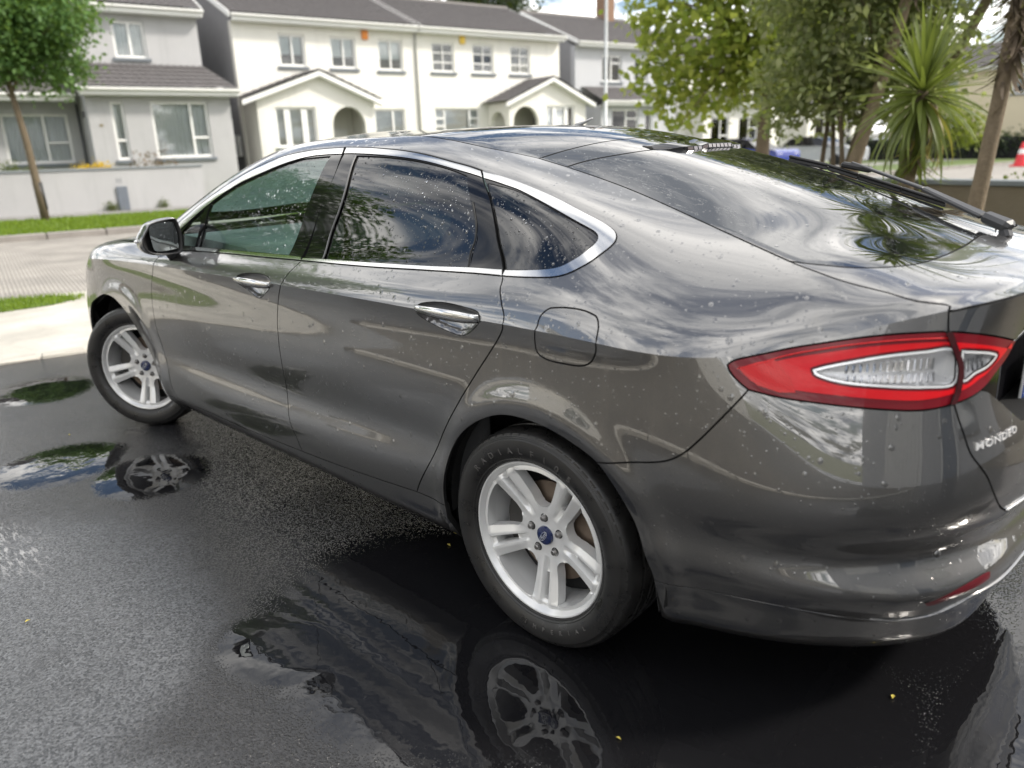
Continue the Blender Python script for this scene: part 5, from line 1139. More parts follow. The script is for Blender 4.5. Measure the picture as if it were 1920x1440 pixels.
# --- doors
fd=panel('front_door',join(rev(fender_gap),belt0,beltb_f,door_gap,rev(sill_f)),M['paint'],holes=[cup_f])
rd=panel('rear_door',join(rev(door_gap),beltb_r,rear_gap,rev(sill_r)),M['paint'],holes=[cup_r])
for o in (fd,rd):   # far side doors
    m2=o.data.copy(); q=link(bpy.data.objects.new(o.name.split('.')[0],m2),CAR); q.scale=(1,-1,1)
for cup,dr,grip,sc in ((cup_f,fd,c_['grip_f'],.95),(cup_r,rd,c_['grip_r'],1.)):
    panel('handle_cup',cup,M['paint'],dr,gap=0,depth=0,dish=.026,res=(.008,.008))
    a,b=ev(grip[[0,2],0],grip[[0,2],1]); 
    mb=MB(); V=[];F=[]; n=26; mN=14
    for i in range(n):
        t=i/(n-1); x=a+(b-a)*t; out=.004+.030*math.sin(PI*min(1,max(0,t*1.0)))**.55; hh=.0115*(.35+.65*math.sin(PI*(.08+.84*t))**.6)*sc; th=.0085
        hh*= .62+.5*t if t<.75 else 1.0
        for j in range(mN):
            an=2*PI*j/mN; V.append((x[0],x[1]+out+th*math.cos(an)*.8-.002,x[2]+hh*1.35*math.sin(an)+.003*math.sin(PI*t)))
    for i in range(n-1):
        for j in range(mN): F.append((i*mN+j,(i+1)*mN+j,(i+1)*mN+(j+1)%mN,i*mN+(j+1)%mN))
    F+= [tuple(range(mN)),tuple((n-1)*mN+j for j in range(mN-1,-1,-1))]
    mb.add(V,F); g=mb.obj('door_handle',M['chrome'],dr,angle=60)
    mb=MB(); # dark lower edge of the grip and the lock cap joint
    V=[];F=[]
    for i in range(n):
        t=i/(n-1); x=a+(b-a)*t; out=.004+.027*math.sin(PI*t)**.55; hh=.0115*(.35+.65*math.sin(PI*(.08+.84*t))**.6)*sc*((.62+.5*t) if t<.75 else 1.)
        for j in range(8): an=2*PI*j/8; V.append((x[0],x[1]+out+.006*math.cos(an),x[2]-hh*1.25+.0042*math.sin(an)+.003*math.sin(PI*t)))
    for i in range(n-1):
        for j in range(8): F.append((i*8+j,(i+1)*8+j,(i+1)*8+(j+1)%8,i*8+(j+1)%8))
    mb.add(V,F); mb.obj('handle_underside',M['gloss_black'],dr,True)
# --- sill, wings, body side
panel('sill_panel',join(sill_f,sill_r,sill_q,[(-.372,.25)],[(-.39,.165)],line((-.39,.165),(-2.47,.165)),[(-2.50,.29)],[(-2.44,.272)]),M['paint'],mirror='copy',depth=.02)
panel('front_wing',join(fender_gap,[(-2.44,.272)],rev(arch_f),[(-3.44,.52)],[(-3.47,.66)],line((-3.50,.74),(-3.52,.93)),[(-3.50,VC+.08)],line((-3.45,VC+.20),(-3.05,VC+.30)),line((-3.05,VC+.30),(-2.52,VC+.30)),[(-2.40,1.08)],[(-2.2947,.9907)]),M['paint'],mirror='copy')
panel('front_bumper',join([(-3.425,.45)],[(-3.44,.52)],[(-3.47,.66)],line((-3.47,.66),(-3.98,.64)),line((-3.98,.64),(-4.41,.60)),line((-4.41,.60),(-4.41,.165)),line((-4.41,.165),(-3.46,.165)),[(-3.44,.30)]),M['paint'],mirror='join',depth=.02)
panel('headlight',join([(-3.475,.668)],line((-3.505,.74),(-3.525,.93)),line((-3.56,.932),(-3.98,.86)),line((-3.98,.66),(-3.48,.668))),M['lens_clear'],mirror='copy',gap=.002,off=0)
panel('headlight_reflector',join([(-3.475,.668)],line((-3.505,.74),(-3.525,.93)),line((-3.56,.932),(-3.98,.86)),line((-3.98,.66),(-3.48,.668))),M['lamp_chrome'],mirror='copy',gap=.003,off=-.03,depth=0)
panel('grille',join(line((-3.99,.645),(-4.41,.61)),line((-4.41,.61),(-4.41,.93)),line((-4.41,.93),(-3.99,.90))),M['gloss_black'],mirror='join')
panel('bonnet',join(line((-3.05,VC+.305),(-3.45,VC+.205)),[(-3.50,VC+.09)],[(-3.56,.945)],line((-3.60,.943),(-4.41,.943)),line((-4.41,.943),(-4.41,2.10)),line((-4.41,2.10),(-2.42,2.10),.05),line((-2.42,2.10),(-2.46,VC+.30),.05)),M['paint'],mirror='join',res=(.04,.04))
rail=VC+.60
hatch_side=cat(c_['hatch_side']); roofside=np.vstack([[(-1.42,rail)],[(-1.1,1.548)],[(-.8199,1.545)],c_['roof_side'][:3][::-1]])
gapA=cat(c_['roof_gapA']); gapA[-1,1]=2.10; gtop=cat(c_['glass_top']); gtop=np.vstack([gtop,[(gtop[-1,0]+.006,2.10)]])
lampS=[cat(s_) for s_ in c_['lamp']]; lamp=join(*lampS)
hl=np.array(c_['hatch_low']); UC=float(np.interp(-VC,[-hl[0,1],-hl[1,1]],[hl[0,0],hl[1,0]]))
i_top=int(np.argmin(np.hypot(*(lampS[0]-hl[1]).T))); lampS[0][i_top]=hl[1]
seam=cat(c_['bumper_seam']); 
bodyside=join(rev(rear_gap),rev(co_q),rev(co_r),rev(co_f),[(-2.30,1.27)],line((-2.36,1.30),(-2.40,rail-.005)),line((-2.40,rail),(-1.42,rail)),cat(roofside),[c_['roof_side'][0]],[hatch_side[0]],hatch_side,hl,rev(lampS[0][:i_top+1]),rev(lampS[3]),rev(seam),rev(arch_r[:ir+1]),rev(sill_q))
panel('body_side',bodyside,M['paint'],holes=[flap],mirror='copy',res=(.016,.016))
panel('fuel_flap',flap,M['paint'],res=(.015,.012))
# sail panel between mirror and bonnet
panel('mirror_sail',join(belt0,[(-2.2947,.9907)],[(-2.40,1.08)],[(-2.30,1.27)],[co_f[0]],[ci_f[0]],[(-2.168,1.203)],[(-2.176,1.10)]),M['gloss_black'],mirror='copy',gap=.001)
# --- rear end
tg=cat(c_['tailgate_gap'])
i_b=int(np.argmin(np.hypot(*(lampS[2]-tg[0]).T))); lampS[2][i_b]=tg[0]
CU=1.64
ins=cat(c_['insert_seam']); iu=cat(c_['insert_up']); il=cat(c_['insert_low'])
iu=np.vstack([iu,line(iu[-1]+[.03,-.001],(CU,.41))]); il=np.vstack([il,line(il[-1]+[.03,.003],(CU,.325))]); tgx=np.vstack([tg,line(tg[-1]+[.02,0],(CU,.597))])
bumper=join(seam,rev(lampS[2][i_b:]) if True else [],tgx,line((CU,.597),(CU,.41)),rev(iu),rev(ins),rev(arch_r[ir:-1]))
panel('rear_bumper',bumper,M['paint'],mirror='join',res=(.016,.016),depth=.02)
panel('bumper_insert',join(iu,line((CU,.41),(CU,.325)),rev(il)),M['paint'],off=-.004,mirror='join',gap=-.001,lit=True)
panel('bumper_reflector',cat(np.vstack([c_['reflector'],c_['reflector'][:1]]),step=.02)[:-1],M['bumper_reflex'],off=-.0015,mirror='copy',gap=0)
panel('lower_bumper',join(ins,il,line((CU,.325),(CU,.165)),line((CU,.165),(.3829,.165)),[(.3829,.2049)]),M['paint'],mirror='join',depth=.007,lit=True,gap=.0012)
top_r=np.array([(.9356,.9584)])
deck=join(hatch_side[int(np.argmin(np.hypot(*(hatch_side-c_['glass_bot'][0]).T))):],[(UC,VC+.001)],[(.965,VC+.001)],line((.965,VC+.001),(.965,2.10),.03),line((.965,2.10),(.815,2.10)),rev(np.vstack([cat(c_['glass_bot'])[:-1],[(.812,2.10)]])))
panel('tailgate_deck',deck,M['paint'],mirror='join',res=(.012,.016))
lamp_top_in=lampS[0][i_top:]; 
rl=cat(c_['recess_low']); rl[0]=lampS[1][-1]; rl=np.vstack([rl,line(rl[-1]+[.03,-.002],(CU,rl[-1,1]-.004))])
recess=join(lampS[0][-1:],line((1.20,.918),(CU,.920)),line((CU,.920),rl[-1]),rev(rl),rev(lampS[1])[:])
tail=join(hl[::-1][:1],[(UC,VC-.0008)],line((UC,VC-.0008),(CU,VC-.0008),.03),line((CU,VC-.0008),(CU,.920)),rev(line((1.20,.918),(CU,.920))),rev(lamp_top_in))
panel('tailgate_lip',tail,M['paint'],mirror='join',res=(.016,.005))
tail2=join(rl,line(rl[-1],(CU,.597)),rev(tgx),rev(lampS[2][:i_b+1]))
panel('tailgate',tail2,M['paint'],mirror='join',res=(.016,.012))
panel('plate_recess',recess,M['gloss_black'],mirror='join',dish=.0,off=-.03,flat=-.940,gap=0,depth=.01,res=(.016,.006))
pl=MB().box(-.975,-.968,-.26,.26,.775,.887,.002).obj('number_plate',M['plate_white'],CAR)
MB().box(-.9765,-.9752,.207,.258,.777,.885).obj('country_band',M['plate_blue'],pl)
V,F=make_text('IRL',.03); MB().add([(-.9772,.2325-x*.9,.795+y) for x,y,z in V],F).obj('band_lettering',M['plate_white'],pl)
st=MB()
for k in range(12):
    an=2*PI*k/12; st.box(-.9772,-.9766,.2325+.013*math.cos(an)-.0018,.2325+.013*math.cos(an)+.0018,.845+.013*math.sin(an)-.0018,.845+.013*math.sin(an)+.0018)
st.obj('band_stars',simple('yellow_print',(.7,.5,.05),.4),pl)
# chrome lip under the tailgate
lip=tgx[int(np.argmin(np.hypot(*(tgx-c_['tailgate_gap'][6]).T))):]
mb=MB(); P=ev(lip[:,0],lip[:,1]); N=nrm(lip[:,0],lip[:,1]); mb.tube([tuple(a+b*.002) for a,b in zip(P,N)]+[(x,-y,z) for x,y,z in (P+N*.002)[::-1][1:]],.0045,8); mb.obj('chrome_lip',M['chrome'],CAR,True)
# --- tail lamp
clear=cat(np.vstack([c_['lamp_clear'],c_['lamp_clear'][:1]]),step=.006)[:-1]; clear2=cat(np.vstack([c_['lamp_clear2'],c_['lamp_clear2'][:1]]),step=.006)[:-1]
LR=(.010,.0028)
tl=panel('tail_lamp',lamp,M['lens_dark'],res=LR,holes=[clear,clear2],mirror=None,gap=.002,depth=.02)
ctr=lamp.mean(0)
inn=[]
for q in lamp:
    d=ctr-q; X=ev([q[0]],[q[1]])[0]; inn.append(q)
inn=np.array(inn)
def shrink(poly,dist):
    """inset of a (u,v) polygon measured in metres on the body"""
    n=len(poly); P=ev(poly[:,0],poly[:,1]); N=nrm(poly[:,0],poly[:,1]); out=[]
    ar=np.sum(poly[:,0]*np.roll(poly[:,1],-1)-np.roll(poly[:,0],-1)*poly[:,1]); sg=1 if ar>0 else -1
    for i in range(n):
        t=poly[(i+2)%n]-poly[i-2]; nn=np.array([-t[1],t[0]])*sg
        # scale to metres
        e=1e-4; mu=np.linalg.norm(ev([poly[i,0]+e],[poly[i,1]])[0]-P[i])/e; mv=np.linalg.norm(ev([poly[i,0]],[poly[i,1]+(-e if poly[i,1]>VC-2e-3 else e)])[0]-P[i])/e
        tm=np.array([t[0]*mu,t[1]*mv]); nm=np.array([-tm[1],tm[0]])*sg; nm/=np.linalg.norm(nm)+1e-9
        out.append(poly[i]+np.array([nm[0]/mu,nm[1]/mv])*dist)
    return np.array(out)
red=shrink(lamp,.020)
keep=pip(red,lamp); red=red[keep]; 
red=red[np.concatenate([[True],np.hypot(*(np.diff(red,axis=0)*[1,3]).T)>.003])]
div=cat(c_['lamp_div'])
def ring(poly,d): 
    r=shrink(poly,-d); return r
panel('red_lens',red,M['lens_red'],tl,holes=[ring(clear,.006),ring(clear2,.006)],res=LR,off=.0016,gap=0,depth=.0012)
panel('side_reflector',cat(np.vstack([c_['reflex'],c_['reflex'][:1]]),step=.05)[:-1],M['lens_reflex'],tl,res=LR,off=.0032,gap=.0,depth=.0012)
dv=np.vstack([div+[-.0065,0],(div+[.0065,0])[::-1]]); panel('lamp_divider',dv,M['lens_divider'],tl,res=LR,off=.0048,gap=0,depth=.003)
for cl in (clear,clear2):
    panel('lamp_bowl',cl,M['lamp_chrome'],tl,res=(.008,.0022),off=-.002,gap=-.001,depth=0,dish=.011)
    panel('lamp_rim',cl,M['lamp_chrome'],tl,holes=[shrink(cl,.005)],res=(.01,.003),off=.0012,gap=0,depth=.004)
    panel('clear_lens',cl,M['lens_clear'],tl,res=(.012,.004),off=.0005,gap=0,depth=0)
lg=cat(c_['lamp_in'],step=.02); P=ev(lg[:,0],lg[:,1])+nrm(lg[:,0],lg[:,1])*.0022; MB().tube([tuple(x) for x in P],.0016,6).obj('light_guide',M['lens_reflex'],tl,True)
fins=MB()
for row,(v0,v1) in enumerate(((.9062,.9132),(.8972,.9042))):
    for k in range(15):
        u=.757+k*.0122
        if u>.925: continue
        P=ev([u,u+.0055,u+.0085,u+.003],[v0,v0,v1,v1]); N=nrm([u],[v0])[0]
        A=P-N*.006; A[0]+=N*.004; A[3]+=N*.004; b=P-N*.011
        fins.add([tuple(x) for x in A]+[tuple(x) for x in b],[(0,1,2,3),(7,6,5,4),(0,4,5,1),(1,5,6,2),(2,6,7,3),(3,7,4,0)])
for k in range(5):
    u=.985+k*.014; P=ev([u,u+.004,u+.006,u+.002],[.9015,.9015,.910,.910]); N=nrm([u],[.905])[0]; A=P-N*.006; b=P-N*.010
    fins.add([tuple(x) for x in A]+[tuple(x) for x in b],[(0,1,2,3),(7,6,5,4),(0,4,5,1),(1,5,6,2),(2,6,7,3),(3,7,4,0)])
fins.obj('lamp_louvres',M['fin_chrome'],tl)
tl2=link(bpy.data.objects.new('tail_lamp',tl.data),CAR); tl2.scale=(1,-1,1)
for ch in list(tl.children):
    q=link(bpy.data.objects.new(ch.name.split('.')[0],ch.data),tl2)
# --- chrome side-window surround, pillars, glass
panel('window_trim',join(co_f,rev(ci_f)),M['chrome'],off=.003,gap=.001,mirror='copy',res=(.02,.01))
panel('window_trim',join(co_r,rev(ci_r)),M['chrome'],off=.003,gap=.001,mirror='copy',res=(.02,.01))
cq=np.vstack([co_q[:-1],[rg_top+[-.0,.001]]]); panel('window_trim',join(cq,rev(ci_q)),M['chrome'],off=.003,gap=.001,mirror='copy',res=(.015,.01))
bt_f,bt_r=cat(c_['belt_top_f']),cat(c_['belt_top_r'])
panel('belt_trim',join(bt_f,rev(beltb_f)),M['chrome'],off=.004,gap=.0012,mirror='copy',res=(.02,.008))
panel('belt_trim',join(bt_r,rev(beltb_r)),M['chrome'],off=.004,gap=.0012,mirror='copy',res=(.02,.008))
fg=join(*[cat(s_) for s_ in c_['front_glass']]); ql=join(*[cat(s_) for s_ in c_['quarter_light']]); rgl=join(*[cat(s_) for s_ in c_['rear_glass_side']]); qg=join(*[cat(s_) for s_ in c_['quarter_glass']])
pg=cat(np.vstack([[bt_f[-1]],c_['pillar_gap'][1:3],[ci_f[-1]]])); pg2=cat(np.vstack([[bt_r[0]],c_['pillar_gap'][1:3],[ci_r[0]]])); rp=cat(np.vstack([[ci_r[-1]],c_['rear_post'][1:2],[bt_r[-1]]])); rp2=cat(np.vstack([[ci_q[0]],c_['rear_post'][1:2]+[[.008,0]],[ci_q[-1]]]))
panel('window_frame',join(ci_f,rev(pg),rev(bt_f)),M['gloss_black'],holes=[fg,ql],mirror='copy',gap=.0015)
panel('window_frame',join(pg2,ci_r,rp,rev(bt_r)),M['gloss_black'],holes=[rgl],mirror='copy',gap=.0015)
panel('window_frame',join(ci_q,rev(rp2)),M['gloss_black'],holes=[qg],mirror='copy',gap=.0015)
panel('front_window',fg,M['glass_clear'],mirror='copy',off=-.004,gap=-.004,depth=0)
panel('quarter_light',ql,M['glass_clear'],mirror='copy',off=-.004,gap=-.004,depth=0)
panel('rear_window',rgl,M['glass_dark'],mirror='copy',off=-.004,gap=-.004,depth=0)
panel('rear_quarter_window',qg,M['glass_dark'],mirror='copy',off=-.002,gap=-.003,depth=0)
e=cat(c_['rear_glass_side'][0]); P=ev(e[:,0],e[:,1])+nrm(e[:,0],e[:,1])*.001; MB().tube([tuple(x) for x in P],.0035,6).obj('window_seal',simple('grey_seal',(.16,.16,.16),.3),CAR,True)
e=cat(np.array([(-.2775,1.0571),(-.289,1.1148),(-.2866,1.177),(-.2992,1.2377),(-.3422,1.3156)])); P=ev(e[:,0],e[:,1])+nrm(e[:,0],e[:,1])*.001; MB().tube([tuple(x) for x in P],.003,6).obj('window_seal',M['rubber_seal'],CAR,True)
# --- roof and hatch glass
panel('roof_panel',join(rev(line((-1.42,2.10),(-1.42,rail),.05)),line((-1.42,2.10),(gapA[-1,0],2.10),.05),rev(gapA),c_['roof_side'][:3],[(-.8199,1.545)],[(-1.1,1.548)])if False else join(line((-1.42,rail),(-1.42,2.10),.05),line((-1.42,2.10),(gapA[-1,0],2.10),.05),rev(gapA),rev(cat(roofside))),M['roof_glass'],mirror='join',res=(.03,.03),depth=.008)
panel('hatch_header',gap=.0042,poly=join(gapA,line((gapA[-1,0],2.10),(gtop[-1,0],2.10)),rev(gtop)),mat=M['roof_glass'],mirror='join',res=(.02,.03),depth=.008)
hs_i=int(np.argmin(np.hypot(*(hatch_side-c_['glass_bot'][0]).T)))
panel('rear_screen',join(gtop,line((gtop[-1,0],2.10),(.812,2.10),.05),rev(np.vstack([cat(c_['glass_bot'])[:-1],[(.812,2.10)]])),rev(hatch_side[:hs_i+1])),M['rear_glass'],mirror='join',res=(.02,.025),depth=.006,gap=.003)
panel('windscreen',join(line((-2.42,2.10),(-1.425,2.10),.05),rev(line((-1.425,rail),(-1.425,2.10),.05)),line((-1.425,rail),(-2.42,rail),.05)),M['glass_clear'],mirror='join',res=(.04,.04),depth=0)
# roof drip moulding (black line between roof skin and chrome) 
e=np.vstack([co_f+[0,.004],co_r+[0,.004]]); P=ev(e[:,0],e[:,1])+nrm(e[:,0],e[:,1])*.0005; MB().tube([tuple(x) for x in P],.003,6).obj('roof_seal',M['rubber_seal'],CAR,True)
# --- black inner shell so that no daylight shows through the shut lines
inner=join(line((-.42,.17),(-2.44,.17),.1),line((-2.46,.30),(-2.60,.55),.1),line((-2.70,.66),(-3.05,.72),.1),[(-3.40,.60)],[(-3.48,.17)],line((-3.80,.17),(-3.80,1.9),.1),line((-2.44,1.9),(-2.44,1.26),.1),[(-2.2,1.04)],line((-2.2,1.03),(-.13,1.03),.05),[(.02,1.03)],[(.13,1.10)],[(.165,1.36)],[(.13,1.44)],[(-.1,1.455)],[(-.38,1.43)],line((-.5,1.44),(-2.2,1.44),.1),[(-2.3,1.5)],line((-1.44,1.56),(-1.44,2.10),.1),line((-1.44,2.10),(1.0,2.10),.1))
inner=join(line((-.42,.17),(-2.44,.17),.1),line((-2.46,.30),(-2.60,.55),.1),line((-2.70,.66),(-3.05,.72),.1),[(-3.40,.60)],[(-3.48,.17)],line((-3.80,.17),(-3.80,1.02),.1),line((-3.80,1.02),(-2.2,1.02),.1),line((-2.2,1.02),(.2,1.02),.05),[(.30,1.10)],[(.42,1.30)],[(.60,1.40)],[(.80,1.20)],[(.93,.945)],[(.95,.925)],[(1.0,.80)],line((1.05,.74),(1.62,.74),.05),line((1.62,.17),(.42,.17),.1),[(.42,.30)],[(.38,.50)],[(.25,.66)],[(.05,.73)],[(-.15,.69)],[(-.33,.52)],[(-.40,.30)])
panel('inner_shell',inner,M['shell'],off=-.030,gap=0,depth=0,mirror='copy',res=(.06,.05))
pill=join([(.15,1.04)],[(.175,1.20)],[(.175,1.38)],[(.13,1.445)],[(-.05,1.465)],[(-.36,1.445)],line((-.5,1.45),(-1.5,1.45),.1),[(-1.5,1.60)],line((-1.4,1.62),(-1.4,2.05),.1),line((-1.4,2.05),(.80,2.05),.1),[(.80,1.6)],[(.80,1.25)],[(.60,1.38)],[(.42,1.28)],[(.32,1.08)])
panel('inner_shell',pill,M['shell'],off=-.040,gap=0,depth=0,mirror='copy',res=(.03,.03))
# --- wheel arches and underside
for cx in (-.02,2.86):
    for s_ in (1,-1):
        mb=MB(); V=[];F=[]; n=28
        for i in range(n+1):
            an=math.radians(-6+194*i/n); 
            for y in (.50,.80,.885): rr=.405 if y<.88 else .392; V.append((cx+rr*math.cos(an),s_*y,.33+rr*math.sin(an)))
        for i in range(n):
            for j in range(2): F.append((i*3+j,i*3+j+1,i*3+j+4,i*3+j+3))
        k=len(V); V.append((cx,s_*.50,.33)); F+=[(i*3,(i+1)*3,k) for i in range(n)]
        mb.add(V,F); mb.obj('arch_liner',M['liner'],CAR,True)
MB().box(-.60,3.45,-.60,.60,.19,.30).box(.46,2.38,-.82,.82,.172,.20).obj('floor_pan',M['shell'],CAR)
# --- letters on the tailgate
bA,bB=c_['badge'],c_['badge_b']
word='MONDEO'; M['bright_badge']=simple('bright_badge',(.9,.9,.9),.25,.6,.02)
V,F=make_text(word,1.,.10,.12,1.12,.012); xs=[v[0] for v in V]; ys=[v[1] for v in V]; x0,x1,y0,y1=min(xs),max(xs),min(ys),max(ys)
VV=[]
for x,y,z in V:
    t=(x-x0)/(x1-x0); q=(y-y0)/(y1-y0); lo=bB[0]+(bB[1]-bB[0])*t; hi=bA[0]+(bA[1]-bA[0])*t; uv=lo+(hi-lo)*q
    VV.append((uv[0],uv[1],z))
VV=np.array(VV); P=ev(VV[:,0],VV[:,1])+nrm(VV[:,0],VV[:,1])*(VV[:,2]*.016+.0022)[:,None]
MB().add([tuple(x) for x in P],F).obj('badge_lettering',M['bright_badge'],CAR)
sp=c_['sensor'][0]; P=ev([sp[0]],[sp[1]])[0]; N=nrm([sp[0]],[sp[1]])[0]
mb=MB().lathe([(.0,.0035),(.008,.003),(.0095,0)],20,'z'); q=Vector(N).to_track_quat('Z','Y').to_matrix().to_4x4(); q.translation=Vector(P); mb.xf(q); mb.obj('parking_sensor',M['paint'],CAR,True)
# --- door mirror
H=np.array(MIRH); G=np.array(MIRG)
def mirror_mesh(sg):
    cy,cz=H.mean(0); root=None
    mb=MB(); V=[];F=[]
    def smoothloop(P,n=40):
        P=np.vstack([P[-2:],P,P[:2]]); out=[]; m=len(P)-4
        for t in np.linspace(0,m,n,endpoint=False):
            i=int(t); f=t-i; p0,p1,p2,p3=P[i+1],P[i+2],P[i+3],P[(i+4)%len(P)]
            out.append(.5*((2*p1)+(-p0+p2)*f+(2*p0-5*p1+4*p2-p3)*f*f+(-p0+3*p1-3*p2+p3)*f**3))
        return np.array(out)
    L=smoothloop(H); n=len(L)
    rings=[(2.10,.955,0,0),(2.088,.985,0,0),(2.092,1.0,0,0),(2.115,1.03,.002,0),(2.15,1.02,.0,0),(2.19,.93,-.01,0),(2.225,.74,-.025,-.002),(2.245,.48,-.04,-.005),(2.252,.15,-.05,-.008)]
    for x,s,dy,dz in rings:
        for a,b in L: V.append((x,sg*(cy+(a-cy)*s+dy),cz+(b-cz)*s+dz))
    for i in range(len(rings)-1):
        for j in range(n): F.append((i*n+j,i*n+(j+1)%n,(i+1)*n+(j+1)%n,(i+1)*n+j))
    F.append(tuple((len(rings)-1)*n+j for j in range(n)))
    mb.add(V,F); o=mb.obj('door_mirror',M['paint'],CAR,True)
    rim=MB(); V=[];F=[]; 
    rr=[(2.085,.99),(2.083,.97),(2.090,.90),(2.115,.86)]
    for x,s in rr:
        for a,b in L: V.append((x,sg*(cy+(a-cy)*s),cz+(b-cz)*s))
    for i in range(len(rr)-1):
        for j in range(n): F.append((i*n+j,i*n+(j+1)%n,(i+1)*n+(j+1)%n,(i+1)*n+j))
    F.append(tuple(3*n+j for j in range(n)))
    rim.add(V,F); rim.obj('mirror_bezel',M['black_plastic'],o,True)
    g=smoothloop(G,32); gm=MB(); 
    gm.add([(2.096+.0*(a-cy),sg*a,b) for a,b in g]+[(2.093,sg*g[:,0].mean(),g[:,1].mean())],[(j,(j+1)%32,32) for j in range(32)]); gm.obj('mirror_glass',M['mirror'],o,True)
    stk=MB().tube([(2.135,sg*.915,.985),(2.15,sg*.895,.965),(2.165,sg*.875,.955)],[.022,.026,.034],12); stk.obj('mirror_stalk',M['black_plastic'],o,True)
    ind=MB(); ind.tube([(2.17,sg*1.032,1.040),(2.15,sg*1.044,1.042),(2.125,sg*1.048,1.044)],[.005,.008,.006],8); ind.obj('mirror_indicator',M['lamp_chrome'],o,True)
def mat_mirror():
    m=NT('mirror_silver'); c=m.co(); m.bsdf(Base_Color=(.62,.66,.65),Metallic=1.,Roughness=.02,Normal=m.bump(drops(m,c,160,.3),.5,.0012)); return m.m
M['mirror']=mat_mirror()
mirror_mesh(1); mirror_mesh(-1)
# --- rear wiper, high brake light, aerial
def bar(a,b,w,h,mb,w2=None,ch=.32):
    a,b=Vector(a),Vector(b); t=(b-a).normalized(); up=Vector((.3,0,1)).normalized(); s_=t.cross(up).normalized(); u=s_.cross(t); w2=w if w2 is None else w2
    c=min(w,h,w2)*ch; V=[]; L=(b-a).length; e=min(c,L*.2)
    for P,ww,k in ((a,w,1.),(a+t*e,w,0.),(b-t*e,w2,0.),(b,w2,1.)):
        x,y=ww/2-c*k*.8,h/2-c*k*.8; q=c*.9
        for p_ in ((-x+q,-y),(x-q,-y),(x,-y+q),(x,y-q),(x-q,y),(-x+q,y),(-x,y-q),(-x,-y+q)): V.append(P+s_*p_[0]+u*p_[1])
    F=[tuple(range(7,-1,-1)),tuple(24+i for i in range(8))]
    for r in range(3): F+=[(r*8+i,r*8+(i+1)%8,(r+1)*8+(i+1)%8,(r+1)*8+i) for i in range(8)]
    mb.add(V,F); return mb
wb=[(-.141,-.238,1.318),(-.26,-.272,1.288),(-.351,-.297,1.257),(-.48,-.316,1.216),(-.608,-.332,1.174)]
mb=MB()
for i in range(4): bar(wb[i],wb[i+1],.008,.012,mb)
wp=mb.obj('rear_wiper',M['black_plastic'],CAR)
mb=MB(); 
for i in range(4):
    bar([wb[i][0],wb[i][1],wb[i][2]+.010],[wb[i+1][0],wb[i+1][1],wb[i+1][2]+.010],.016,.009,mb)
mb.obj('wiper_blade_cover',M['black_plastic'],wp)
mb=MB(); bar((-.30,-.284,1.300),(-.40,-.27,1.282),.026,.018,mb); mb.obj('blade_clip',M['black_plastic'],wp)
mb=MB(); bar((-.33,-.283,1.305),(-.58,-.19,1.232),.010,.008,mb,.018); bar((-.58,-.19,1.232),(-.775,-.045,1.172),.020,.014,mb,.028); mb.obj('wiper_arm',M['grey_plastic'],wp)
mb=MB(); bar((-.775,-.045,1.172),(-.85,-.002,1.150),.034,.030,mb,.040); bar((-.835,-.008,1.148),(-.842,-.004,1.120),.024,.03,mb,.03); mb.obj('wiper_pivot_cap',M['grey_plastic'],wp)
Pc=lambda y,du: None
bl=MB(); V=[];F=[]; ys=np.linspace(-.25,.25,21)
uu_=[]
for y in ys:
    # point on the hatch header edge at this y
    i=int(np.argmin(np.abs(ev(gtop[:,0],gtop[:,1])[:,1]-abs(y)))); X=ev([gtop[i,0]-.006],[gtop[i,1]])[0]
    k=1-.75*(abs(y)/.25)**6
    V+= [(X[0]+.045,y,X[2]+.012),(X[0]+.008,y,X[2]+.004+.014*k),(X[0]-.040*k,y,X[2]-.012+.016*k),(X[0]-.043*k,y,X[2]-.012+.002*k),(X[0],y,X[2]-.004)]
for i in range(20):
    for j in range(5): F.append((i*5+j,(i+1)*5+j,(i+1)*5+(j+1)%5,i*5+(j+1)%5))
F+= [(4,3,2,1,0),tuple(100+j for j in range(5))]
b_=bl.add(V,F).obj('high_brake_light',M['gloss_black'],CAR,angle=35)
lens=MB()
for k in range(13):
    i=4+k; y0,y1=ys[i],ys[i+1]
    a,b=V[i*5+2],V[i*5+3]; a2,b2=V[(i+1)*5+2],V[(i+1)*5+3]; lens.add([(a[0]-.0015,y0+.003,a[2]-.002),(b[0]-.0015,y0+.003,b[2]+.002),(b2[0]-.0015,y1-.003,b2[2]+.002),(a2[0]-.0015,y1-.003,a2[2]-.002)],[(0,1,2,3)])
lens.obj('brake_light_segments',simple('smoked_red_lens',(.12,.10,.10),.15,coat=1),b_)
mb=MB().tube([(.59,-.02,1.452),(.55,-.02,1.464),(.515,-.02,1.476)],[.010,.005,.003],8); mb.obj('roof_aerial',simple('grey_aerial',(.5,.5,.5),.4),CAR,True)
